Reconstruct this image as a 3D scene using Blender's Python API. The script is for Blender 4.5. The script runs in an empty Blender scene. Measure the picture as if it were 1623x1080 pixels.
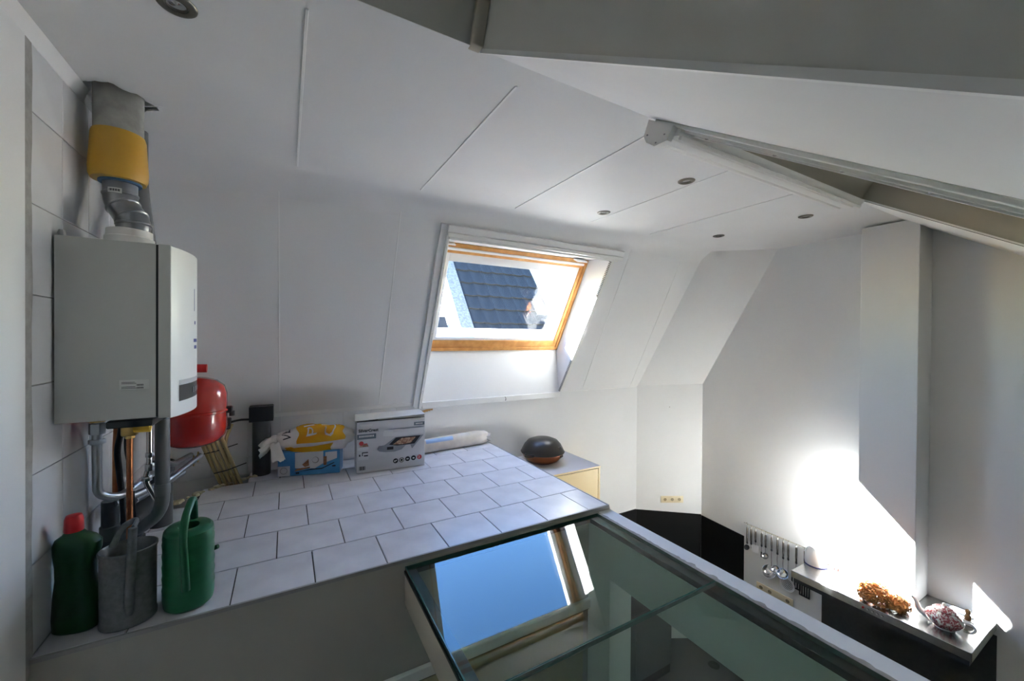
import bpy, bmesh, math, random
from mathutils import Vector, Matrix
random.seed(7)
C = bpy.context.scene.collection
SC = bpy.context.scene
# ---------------------------------------------------------------- camera
def cam_matrix(yaw, pitch, roll, loc):
    f = Vector((math.sin(yaw)*math.cos(pitch), math.cos(yaw)*math.cos(pitch), math.sin(pitch)))
    r = Vector((math.cos(yaw), -math.sin(yaw), 0)); d = -r.cross(f)
    r2 = r*math.cos(roll)+d*math.sin(roll); d2 = -r*math.sin(roll)+d*math.cos(roll)
    m = Matrix((r2, -d2, -f)).transposed().to_4x4(); m.translation = loc
    return m
cd = bpy.data.cameras.new('camera'); cam = bpy.data.objects.new('camera', cd); C.objects.link(cam)
cd.sensor_width = 36.0; cd.lens = 36.0*630/1623; cd.clip_start = 0.02; cd.clip_end = 200
cam.matrix_world = cam_matrix(math.radians(29.6), math.radians(-.4), math.radians(-.42), Vector((0, 0, 1.08)))
SC.camera = cam
# ---------------------------------------------------------------- sky, sun, exposure
SUN = Vector((1.15, -1.0, -1.05)).normalized()
w = bpy.data.worlds.new('sky'); SC.world = w; w.use_nodes = True
nt = w.node_tree; nt.nodes.clear()
sky = nt.nodes.new('ShaderNodeTexSky'); sky.sky_type = 'NISHITA'; sky.sun_disc = False
sky.sun_elevation = math.asin(-SUN.z); sky.sun_rotation = math.atan2(-SUN.x, -SUN.y)
sky.air_density = 1.3; sky.dust_density = .1; sky.ozone_density = 2.0
bg = nt.nodes.new('ShaderNodeBackground'); bg.inputs[1].default_value = 1.0
wo = nt.nodes.new('ShaderNodeOutputWorld')
hs = nt.nodes.new('ShaderNodeHueSaturation'); hs.inputs['Saturation'].default_value = 1.3; hs.inputs['Hue'].default_value = .51
nt.links.new(sky.outputs[0], hs.inputs['Color']); nt.links.new(hs.outputs[0], bg.inputs[0]); nt.links.new(bg.outputs[0], wo.inputs[0])
sl = bpy.data.lights.new('sun', 'SUN'); sl.energy = 120; sl.angle = math.radians(.55); sl.color = (1, 1, 1)
so = bpy.data.objects.new('sun', sl); C.objects.link(so)
so.rotation_euler = SUN.to_track_quat('-Z', 'Y').to_euler(); so.location = (-8, 12, 10)
SC.view_settings.view_transform = 'Standard'; SC.view_settings.look = 'None'
SC.view_settings.gamma = 1; SC.view_settings.use_curve_mapping = False
SC.view_settings.exposure = 1.35
cy = SC.cycles
cy.max_bounces = 14; cy.diffuse_bounces = 10; cy.glossy_bounces = 6; cy.transmission_bounces = 8; cy.transparent_max_bounces = 24
cy.caustics_reflective = False; cy.caustics_refractive = False
cy.use_denoising = True
try: cy.denoiser = 'OPENIMAGEDENOISE'
except Exception: pass
# ---------------------------------------------------------------- materials
def mat(name, col, rough=.6, metal=0, var=0, vscale=6, bump=0, bscale=60, spec=.5, col2=None, coat=0):
    m = bpy.data.materials.new(name); m.use_nodes = True
    t = m.node_tree; b = t.nodes['Principled BSDF']
    b.inputs['Base Color'].default_value = (*col, 1); b.inputs['Roughness'].default_value = rough
    b.inputs['Metallic'].default_value = metal; b.inputs['Specular IOR Level'].default_value = spec
    b.inputs['Coat Weight'].default_value = coat
    tc = t.nodes.new('ShaderNodeTexCoord')
    if var or col2:
        n = t.nodes.new('ShaderNodeTexNoise'); n.inputs['Scale'].default_value = vscale; n.inputs['Detail'].default_value = 5
        r = t.nodes.new('ShaderNodeValToRGB')
        c2 = col2 or tuple(c*(1-var) for c in col)
        r.color_ramp.elements[0].position = .35; r.color_ramp.elements[1].position = .68
        r.color_ramp.elements[0].color = (*c2, 1); r.color_ramp.elements[1].color = (*col, 1)
        t.links.new(tc.outputs['Object'], n.inputs['Vector']); t.links.new(n.outputs['Fac'], r.inputs['Fac'])
        t.links.new(r.outputs['Color'], b.inputs['Base Color'])
    if bump:
        n2 = t.nodes.new('ShaderNodeTexNoise'); n2.inputs['Scale'].default_value = bscale; n2.inputs['Detail'].default_value = 3
        bp = t.nodes.new('ShaderNodeBump'); bp.inputs['Strength'].default_value = bump; bp.inputs['Distance'].default_value = .004
        t.links.new(tc.outputs['Object'], n2.inputs['Vector']); t.links.new(n2.outputs['Fac'], bp.inputs['Height'])
        t.links.new(bp.outputs['Normal'], b.inputs['Normal'])
    return m
def glass_mat(name, tint, ior=1.5, rough=0.0):
    m = bpy.data.materials.new(name); m.use_nodes = True
    t = m.node_tree; t.nodes.clear()
    o = t.nodes.new('ShaderNodeOutputMaterial'); mx = t.nodes.new('ShaderNodeMixShader')
    tr = t.nodes.new('ShaderNodeBsdfTransparent'); tr.inputs[0].default_value = (*tint, 1)
    gl = t.nodes.new('ShaderNodeBsdfGlossy'); gl.inputs['Roughness'].default_value = rough
    fr = t.nodes.new('ShaderNodeFresnel'); fr.inputs['IOR'].default_value = ior
    ge = t.nodes.new('ShaderNodeNewGeometry'); sb = t.nodes.new('ShaderNodeMath'); sb.operation = 'SUBTRACT'; sb.inputs[0].default_value = 1
    ml = t.nodes.new('ShaderNodeMath'); ml.operation = 'MULTIPLY'
    t.links.new(ge.outputs['Backfacing'], sb.inputs[1]); t.links.new(fr.outputs[0], ml.inputs[0]); t.links.new(sb.outputs[0], ml.inputs[1])
    t.links.new(ml.outputs[0], mx.inputs[0]); t.links.new(tr.outputs[0], mx.inputs[1])
    t.links.new(gl.outputs[0], mx.inputs[2]); t.links.new(mx.outputs[0], o.inputs[0])
    return m
M = {}
M['paint'] = mat('white wall paint', (.745, .744, .741), .7, var=.03, vscale=1.5, bump=.12, bscale=90)
M['paint_ceiling'] = mat('white ceiling paint', (.745, .744, .741), .6, var=.04, vscale=2.2, bump=.08, bscale=50)
M['paint_trim'] = mat('white gloss trim paint', (.80, .80, .79), .35, var=.03, vscale=9)
M['lining'] = mat('white window lining', (.86, .86, .855), .45)
M['tile'] = mat('marbled pale grey tile', (.66, .66, .70), .28, vscale=5, col2=(.53, .53, .57), bump=.02, bscale=30)
M['grout'] = mat('dark grout', (.05, .05, .05), .9)
M['walltile'] = mat('white glazed wall tile', (.72, .725, .74), .22, vscale=4, col2=(.64, .645, .665))
M['wallgrout'] = mat('grey wall grout', (.33, .33, .33), .9)
M['mortar'] = mat('grey mortar', (.34, .33, .31), .9, var=.25, vscale=25, bump=.4, bscale=60)
M['edge'] = mat('grey edge profile', (.30, .30, .30), .45)
M['dark'] = mat('dark gap shade', (.02, .02, .02), .9)
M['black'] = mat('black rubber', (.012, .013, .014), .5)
M['pine'] = mat('varnished pine', (.66, .33, .10), .35, vscale=14, col2=(.50, .22, .055))
M['sash'] = mat('white sash', (.80, .80, .80), .4)
M['alu'] = mat('white aluminium rail', (.74, .735, .70), .3, metal=.0)
M['alu_grey'] = mat('grey aluminium rail', (.55, .55, .56), .3, metal=.6)
M['steel'] = mat('brushed stainless steel', (.40, .40, .40), .27, metal=1, var=.12, vscale=40)
M['steel_dark'] = mat('stainless splash panel', (.055, .055, .055), .55, metal=.3, var=.12, vscale=30, spec=.3)
M['chrome'] = mat('polished steel', (.56, .55, .53), .18, metal=1)
M['zinc'] = mat('galvanised zinc', (.22, .225, .23), .5, metal=.6, var=.25, vscale=50)
M['zincpipe'] = mat('galvanised steel pipe', (.40, .42, .45), .3, metal=.9)
M['copper'] = mat('copper', (.55, .21, .09), .32, metal=.95, var=.3, vscale=20)
M['brass'] = mat('brass', (.45, .30, .10), .35, metal=.9)
M['valve'] = mat('yellow gas valve', (.75, .42, .02), .4)
M['pvc'] = mat('grey drain pipe plastic', (.06, .062, .065), .45)
M['pvc_light'] = mat('mid grey pipe', (.13, .133, .136), .45)
M['boiler'] = mat('grey boiler casing', (.56, .565, .545), .5, bump=.05, bscale=400)
M['boiler_white'] = mat('white boiler cover', (.88, .88, .865), .35)
M['display'] = mat('dark display', (.03, .03, .035), .2)
M['display_band'] = mat('grey display band', (.42, .44, .46), .4)
M['ink'] = mat('black print', (.01, .01, .012), .6)
M['blueink'] = mat('blue print', (.03, .04, .22), .5)
M['paper'] = mat('white paper label', (.72, .72, .70), .6)
M['red'] = mat('red enamel', (.42, .022, .012), .22, coat=.5, var=.15, vscale=3)
M['redplastic'] = mat('red plastic', (.55, .02, .02), .4)
M['cement'] = mat('grey fibre cement', (.40, .39, .36), .85, var=.3, vscale=14, bump=.3)
M['yellow_foam'] = mat('yellow plastic sleeve', (.62, .34, .035), .42, var=.1, vscale=8)
M['bluering'] = mat('blue rubber ring', (.05, .12, .22), .5)
M['green'] = mat('green plastic', (.012, .125, .052), .38)
M['green_dark'] = mat('dark green plastic', (.004, .055, .012), .35)
M['cable'] = mat('cream conduit', (.36, .28, .13), .5)
M['boxgrey'] = mat('grey printed cardboard', (.56, .56, .585), .45, var=.05, vscale=5)
M['boxtop'] = mat('white cardboard flap', (.66, .65, .62), .6, var=.1, vscale=10)
M['boxslate'] = mat('slate print', (.10, .13, .16), .5)
M['applgrey'] = mat('printed appliance grey', (.22, .24, .28), .4)
M['applwhite'] = mat('printed pale panel', (.62, .62, .64), .5)
M['food'] = mat('printed food', (.55, .40, .28), .5, vscale=60, col2=(.22, .09, .05))
M['redprint'] = mat('red print', (.50, .05, .05), .5)
M['blueprint'] = mat('blue cardboard', (.06, .27, .55), .4, vscale=6, col2=(.03, .16, .42))
M['bread'] = mat('printed bread', (.38, .17, .07), .6, vscale=40, col2=(.20, .08, .03))
M['bagwhite'] = mat('white plastic film', (.66, .62, .58), .28, var=.08, vscale=12)
M['bagyellow'] = mat('yellow plastic film', (.72, .40, .01), .25, vscale=5, col2=(.66, .26, .01))
M['bagcream'] = mat('cream film wrap', (.68, .62, .54), .3, var=.18, vscale=10)
M['bagblue'] = mat('pale blue print', (.30, .45, .68), .4)
M['cabinet'] = mat('cream yellow cabinet', (.80, .62, .33), .4)
M['cabtop'] = mat('pale cabinet top', (.60, .58, .57), .4)
M['iron'] = mat('black patinated pan', (.022, .018, .014), .38, var=.3, vscale=8)
M['panbrown'] = mat('brown copper pan', (.24, .07, .02), .33, metal=.4, var=.25, vscale=8)
M['socket'] = mat('cream socket plastic', (.72, .62, .42), .4)
M['socket_in'] = mat('socket recess', (.30, .24, .14), .6)
M['blackpanel'] = mat('black splash panel', (.008, .008, .008), .5, spec=.2)
M['porcelain'] = mat('white porcelain', (.82, .80, .76), .15, coat=.3)
M['kettle'] = mat('white enamel', (.80, .80, .80), .2)
M['candle'] = mat('cream wax', (.80, .70, .55), .5)
M['dried'] = mat('dried orange petals', (.72, .36, .11), .6, vscale=30, col2=(.46, .17, .03))
M['figure'] = mat('brown glazed figure', (.30, .17, .07), .4)
M['tube'] = mat('blue grey paper tube', (.45, .52, .62), .5)
M['nickel'] = mat('brushed nickel ring', (.15, .14, .12), .35, metal=.9)
M['lampglass'] = mat('lamp reflector', (.55, .55, .55), .12, metal=1)
M['reveal'] = mat('beige reveal board', (.30, .275, .225), .6)
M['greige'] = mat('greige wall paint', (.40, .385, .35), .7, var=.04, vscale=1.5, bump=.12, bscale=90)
M['greige_pale'] = mat('pale greige paint', (.60, .59, .555), .7, var=.03, vscale=1.5)
M['rearwall'] = mat('dark bounce absorber', (.13, .10, .075), .6, var=.3, vscale=3)  # unseen rear wall surface, made dark to cut bounced light
M['galv'] = mat('dull galvanised metal', (.30, .31, .33), .32, metal=.9, var=.2, vscale=12)
M['beam'] = mat('cream steel beam', (.52, .47, .39), .5)
M['doorbeige'] = mat('beige door', (.42, .38, .25), .5)
M['slate'] = mat('blue black roof tile', (.021, .022, .024), .8, var=.35, vscale=3, spec=.2)
M['slategap'] = mat('roof underlay', (.02, .02, .02), .9)
M['stucco'] = mat('grey stucco', (.15, .15, .155), .95, var=.45, vscale=22, bump=.5, bscale=30)
M['lead'] = mat('white flashing', (.75, .75, .76), .6)
M['floor_low'] = mat('dark floor', (.055, .05, .045), .5, var=.2)
M['greendoor'] = mat('dark grey door', (.06, .07, .068), .5)
M['glassfloor'] = glass_mat('green floor glass', (.70, .83, .775), 1.52)
M['glassedge'] = mat('dark green glass edge', (.02, .085, .07), .15)
M['pane'] = glass_mat('clear window pane', (.97, .985, .98), 1.5)
M['foam'] = mat('dirty filler', (.62, .55, .36), .9, var=.3, vscale=30)
M['wood_chip'] = mat('splintered wood', (.50, .28, .10), .7)
# red transfer print on the teapot
def transfer():
    m = mat('transferware glaze', (.80, .78, .73), .15, coat=.3); t = m.node_tree; b = t.nodes['Principled BSDF']
    tc = t.nodes.new('ShaderNodeTexCoord'); n = t.nodes.new('ShaderNodeTexNoise'); n.inputs['Scale'].default_value = 26; n.inputs['Detail'].default_value = 4
    n2 = t.nodes.new('ShaderNodeTexNoise'); n2.inputs['Scale'].default_value = 95; n2.inputs['Detail'].default_value = 3
    r = t.nodes.new('ShaderNodeValToRGB'); r.color_ramp.elements[0].position = .41; r.color_ramp.elements[1].position = .46
    r2 = t.nodes.new('ShaderNodeValToRGB'); r2.color_ramp.elements[0].position = .36; r2.color_ramp.elements[1].position = .52
    mul = t.nodes.new('ShaderNodeMath'); mul.operation = 'MULTIPLY'
    mx = t.nodes.new('ShaderNodeMix'); mx.data_type = 'RGBA'
    mx.inputs[6].default_value = (.80, .78, .73, 1); mx.inputs[7].default_value = (.30, .06, .07, 1)
    t.links.new(tc.outputs['Object'], n.inputs['Vector']); t.links.new(tc.outputs['Object'], n2.inputs['Vector'])
    t.links.new(n.outputs['Fac'], r.inputs['Fac']); t.links.new(n2.outputs['Fac'], r2.inputs['Fac'])
    t.links.new(r.outputs['Color'], mul.inputs[0]); t.links.new(r2.outputs['Color'], mul.inputs[1])
    t.links.new(mul.outputs[0], mx.inputs[0]); t.links.new(mx.outputs[2], b.inputs['Base Color'])
    return m
M['transfer'] = transfer()
# ---------------------------------------------------------------- helpers
BASE = {}
def V(*a): return Vector(a)
def obj(name, bm, m, parent=None, base=None, smooth=True, angle=35):
    """link a bmesh (world coordinates) as one mesh object; vertices become relative to its base"""
    bmesh.ops.recalc_face_normals(bm, faces=bm.faces)
    if parent is not None: b = BASE[parent.name]
    else:
        if base is None:
            xs = [v.co for v in bm.verts]
            base = V((min(c.x for c in xs)+max(c.x for c in xs))/2, (min(c.y for c in xs)+max(c.y for c in xs))/2, min(c.z for c in xs))
        b = Vector(base)
    for v in bm.verts: v.co -= b
    me = bpy.data.meshes.new(name); bm.to_mesh(me); bm.free()
    me.materials.append(M[m] if isinstance(m, str) else m)
    if smooth:
        me.shade_smooth()
        try: me.set_sharp_from_angle(angle=math.radians(angle))
        except Exception: pass
    o = bpy.data.objects.new(name, me); C.objects.link(o)
    if parent is not None: o.parent = parent
    else: o.location = b
    BASE[o.name] = b
    return o
def thing(name, label, cat, loc, group=None):
    o = bpy.data.objects.new(name, None); C.objects.link(o); o.location = loc; o.empty_display_size = .05
    BASE[o.name] = Vector(loc); o['label'] = label; o['category'] = cat
    if group: o['group'] = group
    return o
def tag(o, label, cat, group=None):
    o['label'] = label; o['category'] = cat
    if group: o['group'] = group
    return o
def struct(name, bm, m, label=None, **k):
    o = obj(name, bm, m, base=(0, 0, 0), **k); o['kind'] = 'structure'
    if label: o['label'] = label
    return o
def B(): return bmesh.new()
def hexa(bm, p, bevel=0, seg=1):
    """p: 8 points, bottom 4 (ccw) then top 4"""
    v = [bm.verts.new(q) for q in p]
    fs = [bm.faces.new([v[i] for i in f]) for f in ((3, 2, 1, 0), (4, 5, 6, 7), (0, 1, 5, 4), (1, 2, 6, 5), (2, 3, 7, 6), (3, 0, 4, 7))]
    if bevel:
        es = list({e for f in fs for e in f.edges})
        bmesh.ops.bevel(bm, geom=es, offset=bevel, segments=seg, affect='EDGES', profile=.5)
    return bm
def box(bm, x0, x1, y0, y1, z0, z1, bevel=0, seg=1, mtx=None):
    p = [V(x0, y0, z0), V(x1, y0, z0), V(x1, y1, z0), V(x0, y1, z0), V(x0, y0, z1), V(x1, y0, z1), V(x1, y1, z1), V(x0, y1, z1)]
    if mtx is not None: p = [mtx @ q for q in p]
    return hexa(bm, p, bevel, seg)
def loft(bm, rings, caps=(True, True), closed=True):
    vs = [[bm.verts.new(p) for p in r] for r in rings]
    n = len(rings[0])
    for a, b in zip(vs, vs[1:]):
        for i in range(n if closed else n-1):
            j = (i+1) % n
            bm.faces.new((a[i], a[j], b[j], b[i]))
    if caps[0]: bm.faces.new(vs[0][::-1])
    if caps[1]: bm.faces.new(vs[-1])
    return vs
def ring(c, rx, ry, n=20, ex=2.0, rot=0, z=None):
    out = []
    for i in range(n):
        a = 2*math.pi*i/n; ca, sa = math.cos(a), math.sin(a)
        x = rx*math.copysign(abs(ca)**(2/ex), ca); y = ry*math.copysign(abs(sa)**(2/ex), sa)
        out.append(V(c[0]+x*math.cos(rot)-y*math.sin(rot), c[1]+x*math.sin(rot)+y*math.cos(rot), c[2] if z is None else z))
    return out
def lathe(bm, prof, c, seg=24, sx=1, sy=1, rot=0, caps=(True, True), mtx=None):
    rings = [ring((c[0], c[1], c[2]+z), max(r, 1e-4)*sx, max(r, 1e-4)*sy, seg, rot=rot) for r, z in prof]
    if mtx is not None: rings = [[mtx @ p for p in r] for r in rings]
    loft(bm, rings, caps); return bm
def fillet(pts, rad=.04, n=5):
    pts = [Vector(p) for p in pts]; out = [pts[0]]
    for a, b, c in zip(pts, pts[1:], pts[2:]):
        u = (a-b); v = (c-b); r = min(rad, u.length*.49, v.length*.49)
        p, q = b+u.normalized()*r, b+v.normalized()*r
        for k in range(n+1):
            t = k/n; out.append(p*(1-t)**2+b*2*t*(1-t)+q*t*t)
    out.append(pts[-1]); return out
def tube(bm, pts, r, seg=10, caps=True, flat=1.0):
    pts = [Vector(p) for p in pts]; rs = r if isinstance(r, (list, tuple)) else [r]*len(pts)
    rings = []; ref = None
    for i, p in enumerate(pts):
        t = (pts[min(i+1, len(pts)-1)]-pts[max(i-1, 0)]).normalized()
        if ref is None: ref = V(0, 0, 1) if abs(t.z) < .9 else V(0, 1, 0)
        u = (ref - t*ref.dot(t)).normalized(); ref = u; w_ = t.cross(u)
        rings.append([p+u*math.cos(2*math.pi*k/seg)*rs[i]+w_*math.sin(2*math.pi*k/seg)*rs[i]*flat for k in range(seg)])
    loft(bm, rings, (caps, caps)); return bm
def quad(bm, *p):
    return bm.faces.new([bm.verts.new(q) for q in p])
def prism(bm, poly, d):
    """extrude a planar polygon by vector d"""
    a = [bm.verts.new(p) for p in poly]; b = [bm.verts.new(Vector(p)+d) for p in poly]; n = len(a)
    bm.faces.new(a[::-1]); bm.faces.new(b)
    for i in range(n): bm.faces.new((a[i], a[(i+1) % n], b[(i+1) % n], b[i]))
    return bm
def ring_slab(bm, fo, fh, bo, bh):
    """slab with a hole: front outer/hole quads and back outer/hole quads"""
    a, b, c, d = [[bm.verts.new(p) for p in q] for q in (fo, fh, bo, bh)]
    for i in range(4):
        j = (i+1) % 4
        bm.faces.new((a[i], a[j], b[j], b[i])); bm.faces.new((c[i], d[i], d[j], c[j]))
        bm.faces.new((b[i], b[j], d[j], d[i])); bm.faces.new((a[j], a[i], c[i], c[j]))
    return bm
def text_bm(s, size, mtx, depth=.0006, font=None, bold=0):
    cu = bpy.data.curves.new('t', 'FONT'); cu.body = s; cu.size = size; cu.extrude = depth; cu.resolution_u = 2; cu.offset = bold
    cu.align_x = 'CENTER'; cu.align_y = 'CENTER'
    o = bpy.data.objects.new('t', cu); C.objects.link(o); dg = bpy.context.evaluated_depsgraph_get()
    me = bpy.data.meshes.new_from_object(o.evaluated_get(dg)); bpy.data.objects.remove(o); bpy.data.curves.remove(cu)
    bm = B(); bm.from_mesh(me); bpy.data.meshes.remove(me)
    bm.transform(mtx); return bm
def dup(root, delta, label=None, group=None):
    r = root.copy(); C.objects.link(r); r.location = root.location + Vector(delta)
    if label: r['label'] = label
    if group: r['group'] = group
    for ch in list(root.children):
        c = ch.copy(); C.objects.link(c); c.parent = r
        for g in list(ch.children):
            d = g.copy(); C.objects.link(d); d.parent = c
    return r
XW, XL = 4.80, -.74          # right and left walls
YB = 3.74                    # knee wall
ZC = 2.10                    # flat ceiling
ZF = -2.90                   # lower floor
# mansard slope frame: X, v up the slope, n outwards
EV = V(0, -.4456, .8952); EN = V(0, .8952, .4456)
def P(x, v, n): return V(x, YB, .454)+EV*v+EN*n
def mbox(bm, x0, x1, v0, v1, n0, n1, bevel=0, xt0=None, xt1=None):
    xt0 = x0 if xt0 is None else xt0; xt1 = x1 if xt1 is None else xt1
    return hexa(bm, [P(x0, v0, n1), P(x1, v0, n1), P(x1, v0, n0), P(x0, v0, n0), P(xt0, v1, n1), P(xt1, v1, n1), P(xt1, v1, n0), P(xt0, v1, n0)], bevel)
# rear slope over the camera side: X, s down the slope (towards the camera), n up
KL = .65
EL = V(0, -1, -KL).normalized(); NL = V(0, -KL, 1).normalized()
def Q(x, s, n): return V(x, 1.29, ZC)+EL*s+NL*n
def qbox(bm, x0, x1, s0, s1, n0, n1, bevel=0):
    return hexa(bm, [Q(x0, s0, n0), Q(x1, s0, n0), Q(x1, s1, n0), Q(x0, s1, n0), Q(x0, s0, n1), Q(x1, s0, n1), Q(x1, s1, n1), Q(x0, s1, n1)], bevel)
# ================================================================ the setting
# lower floor
struct('floor', box(B(), -.9, 4.95, -2.35, 3.9, ZF-.1, ZF), 'floor_low')
# tiled platform (no slab where the tiles are missing in the back left corner)
plat_bm = box(B(), XL, 1.815, 1.932, 3.20, -.0162, -.0095); box(plat_bm, -.52, 1.815, 3.2001, 3.49, -.0162, -.0095); box(plat_bm, -.245, 1.815, 3.4901, YB, -.0162, -.0095)
plat = struct('floor_platform', plat_bm, 'grout', 'raised platform under the skylight, laid with pale grey tiles')
tile_cache = {}
def put_tile(x0, x1, y0, y1):
    g = .0028; key = (round(x1-x0, 4), round(y1-y0, 4))
    if key not in tile_cache:
        bm = B(); hw, hh = (x1-x0)/2-g, (y1-y0)/2-g
        box(bm, -hw, hw, -hh, hh, -.0095, 0, .0012)
        me = bpy.data.meshes.new('floor_tile'); bmesh.ops.recalc_face_normals(bm, faces=bm.faces); bm.to_mesh(me); bm.free(); me.materials.append(M['tile']); tile_cache[key] = me
    o = bpy.data.objects.new('floor_tile', tile_cache[key]); C.objects.link(o); o.parent = plat
    o.location = ((x0+x1)/2, (y0+y1)/2, random.uniform(-.0006, .0))
TW = .3092
rows = [1.930, 2.232, 2.546, 2.862, 3.176, 3.49, 3.735]
for r in range(6):
    off = -.194 if r % 2 == 0 else -.038
    edges = [XL] + [off+TW*k for k in range(-3, 8) if XL+.02 < off+TW*k < 1.80] + [1.818]
    for a, b in zip(edges, edges[1:]):
        y0, y1 = rows[r], rows[r+1]
        if r == 4 and b < -.40: continue
        if r == 5 and b < -.15: continue
        if r == 5 and a < -.15: a = max(a, -.245)
        if r == 4 and a < -.45: a = max(a, -.52)
        put_tile(a, b, y0, y1)
bm = B(); box(bm, XL, 1.825, 1.921, 1.931, -.016, .0005, .001); o = obj('edge_profile', bm, 'edge', plat)
bm = B(); box(bm, 1.8185, 1.827, 1.921, YB, -.016, .0005, .001); o = obj('edge_profile', bm, 'edge', plat)
# pit behind the missing tiles, with crumbly filler along its edge
bm = B()
for i in range(26):
    t = i/25; x = -.70+.5*t+random.uniform(-.02, .02); y = 3.19+.42*min(1, t*1.3)+random.uniform(-.02, .02)
    r = random.uniform(.012, .03); lathe(bm, [(.1*r, -.004), (r, 0), (.8*r, r*.5), (.1*r, r*.75)], (x, y, -.004), 7, 1, random.uniform(.6, 1.2), random.random()*3)
o = obj('filler', bm, 'foam', plat)
# wall under the platform with the door head below
struct('wall_front', box(B(), XL, 1.835, 1.926, 2.05, ZF, -.0165), 'greige')
struct('wall_platform', box(B(), 1.79, 1.815, 2.05, YB, ZF, -.0165), 'paint')
tr = struct('trim_1', box(B(), -.30, 1.66, 1.90, 1.926, -.607, -.55, .004), 'paint_trim')
dr = struct('door_1', box(B(), -.25, 1.61, 1.91, 1.926, -2.6, -.622, .003), 'doorbeige')
o = obj('shadow_line', box(B(), -.30, 1.66, 1.918, 1.926, -.622, -.607), 'black', tr)  # black strip painted in as the shadow line under the door head trim
# left wall: plain near part, mortar strip, tiled part
struct('wall_left', box(B(), XL-.16, XL+.005, -2.3, 1.898, ZF, 3.4), 'paint')
bm = B(); ra, rb = [], []
rr_ = []
for i in range(61):
    z = -.05+2.1*i/60; w0 = .003*math.sin(i*.37)+.002*math.sin(i*.9)
    rr_.append([V(XL-.02, 1.894, z), V(XL+.0045, 1.897+w0*.3, z), V(XL+.004, 1.941+w0, z), V(XL-.02, 1.938+w0, z)])
loft(bm, rr_)
struct('trim_2', bm, 'mortar')
wt = struct('wall_left_tiled', box(B(), XL-.16, XL-.006, 1.90, 3.9, ZF, 2.3), 'wallgrout', 'left wall of white glazed tiles behind the boiler')
cache = {}
ycol = [1.938, 2.160, 2.390, 2.618, 2.846, 3.074, 3.302, 3.530, 3.74]
zrow = [-.002, .302, .605, .907, 1.212, 1.518, 1.824, 2.050]
for i in range(8):
    for j in range(7):
        y0, y1, z0, z1 = ycol[i], ycol[i+1], zrow[j], zrow[j+1]
        key = (round(y1-y0, 4), round(z1-z0, 4))
        if key not in cache:
            bm = B(); box(bm, -.006, 0, -(y1-y0)/2+.0018, (y1-y0)/2-.0018, -(z1-z0)/2+.0018, (z1-z0)/2-.0018, .001)
            bmesh.ops.recalc_face_normals(bm, faces=bm.faces)
            me = bpy.data.meshes.new('wall_tile'); bm.to_mesh(me); bm.free(); me.materials.append(M['walltile']); cache[key] = me
        o = bpy.data.objects.new('wall_tile', cache[key]); C.objects.link(o); o.parent = wt
        o.location = (XL, (y0+y1)/2, (z0+z1)/2)
# small ceiling cove strip along the left wall
struct('trim_3', prism(B(), [V(XL-.01, 1.32, 2.045), V(XL+.004, 1.32, 2.045), V(XL+.024, 1.32, 2.098), V(XL-.01, 1.32, 2.098)], V(0, 1.0, 0)), 'paint_ceiling')
# knee wall
wb = struct('wall_back', box(B(), -.9, 4.06, YB, 3.92, ZF, .46), 'paint')
# upstand of white tiles on the knee wall behind the bag and boxes
cache2 = {}
for (x0, x1) in [(-.72, -.49), (-.49, -.26), (-.26, -.03), (-.03, .20), (.20, .43), (.43, .66), (.66, .89), (.89, 1.06)]:
    for (z0, z1) in [(.0, .125), (.125, .425)]:
        bm = B(); box(bm, x0+.0015, x1-.0015, YB-.008, YB, z0+.0015, z1-.0015, .001)
        obj('wall_tile', bm, 'walltile', wb)
# ---- mansard slope with the skylight opening
bm = B()
XB0, XB1, XT1 = 1.16, 2.770, 2.828; WN, WV0, WV1 = .30, .409, 1.492
ring_slab(bm, [P(-.9, 0, 0), P(4.95, 0, 0), P(4.95, 2.1, 0), P(-.9, 2.1, 0)],
          [P(1.13, .004, 0), P(2.757, .004, 0), P(2.872, 1.62, 0), P(1.13, 1.62, 0)],
          [P(-.9, -.3, WN), P(4.95, -.3, WN), P(4.95, 2.1, WN), P(-.9, 2.1, WN)],
          [P(XB0, WV0, WN), P(XB1, WV0, WN), P(XT1, WV1, WN), P(XB0, WV1, WN)])
slope = struct('ceiling_slope', bm, 'paint', 'steep white sloping ceiling holding the skylight', smooth=False)
for x in (-.045, .733, 1.52, 2.31, 3.10, 3.90):
    segs = [(.0, 1.80)]
    if 1.1 < x < 2.9: segs = [(1.73, 1.80)]
    for a, b in segs:
        bm = B(); mbox(bm, x-.005, x+.005, a+.02, b, -.0042, .001, .0015); obj('joint_strip', bm, 'paint_trim', slope)
bm = B(); box(bm, 2.90, 4.02, YB-.004, YB, .445, .455); obj('joint_strip', bm, 'paint_trim', slope)
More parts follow.
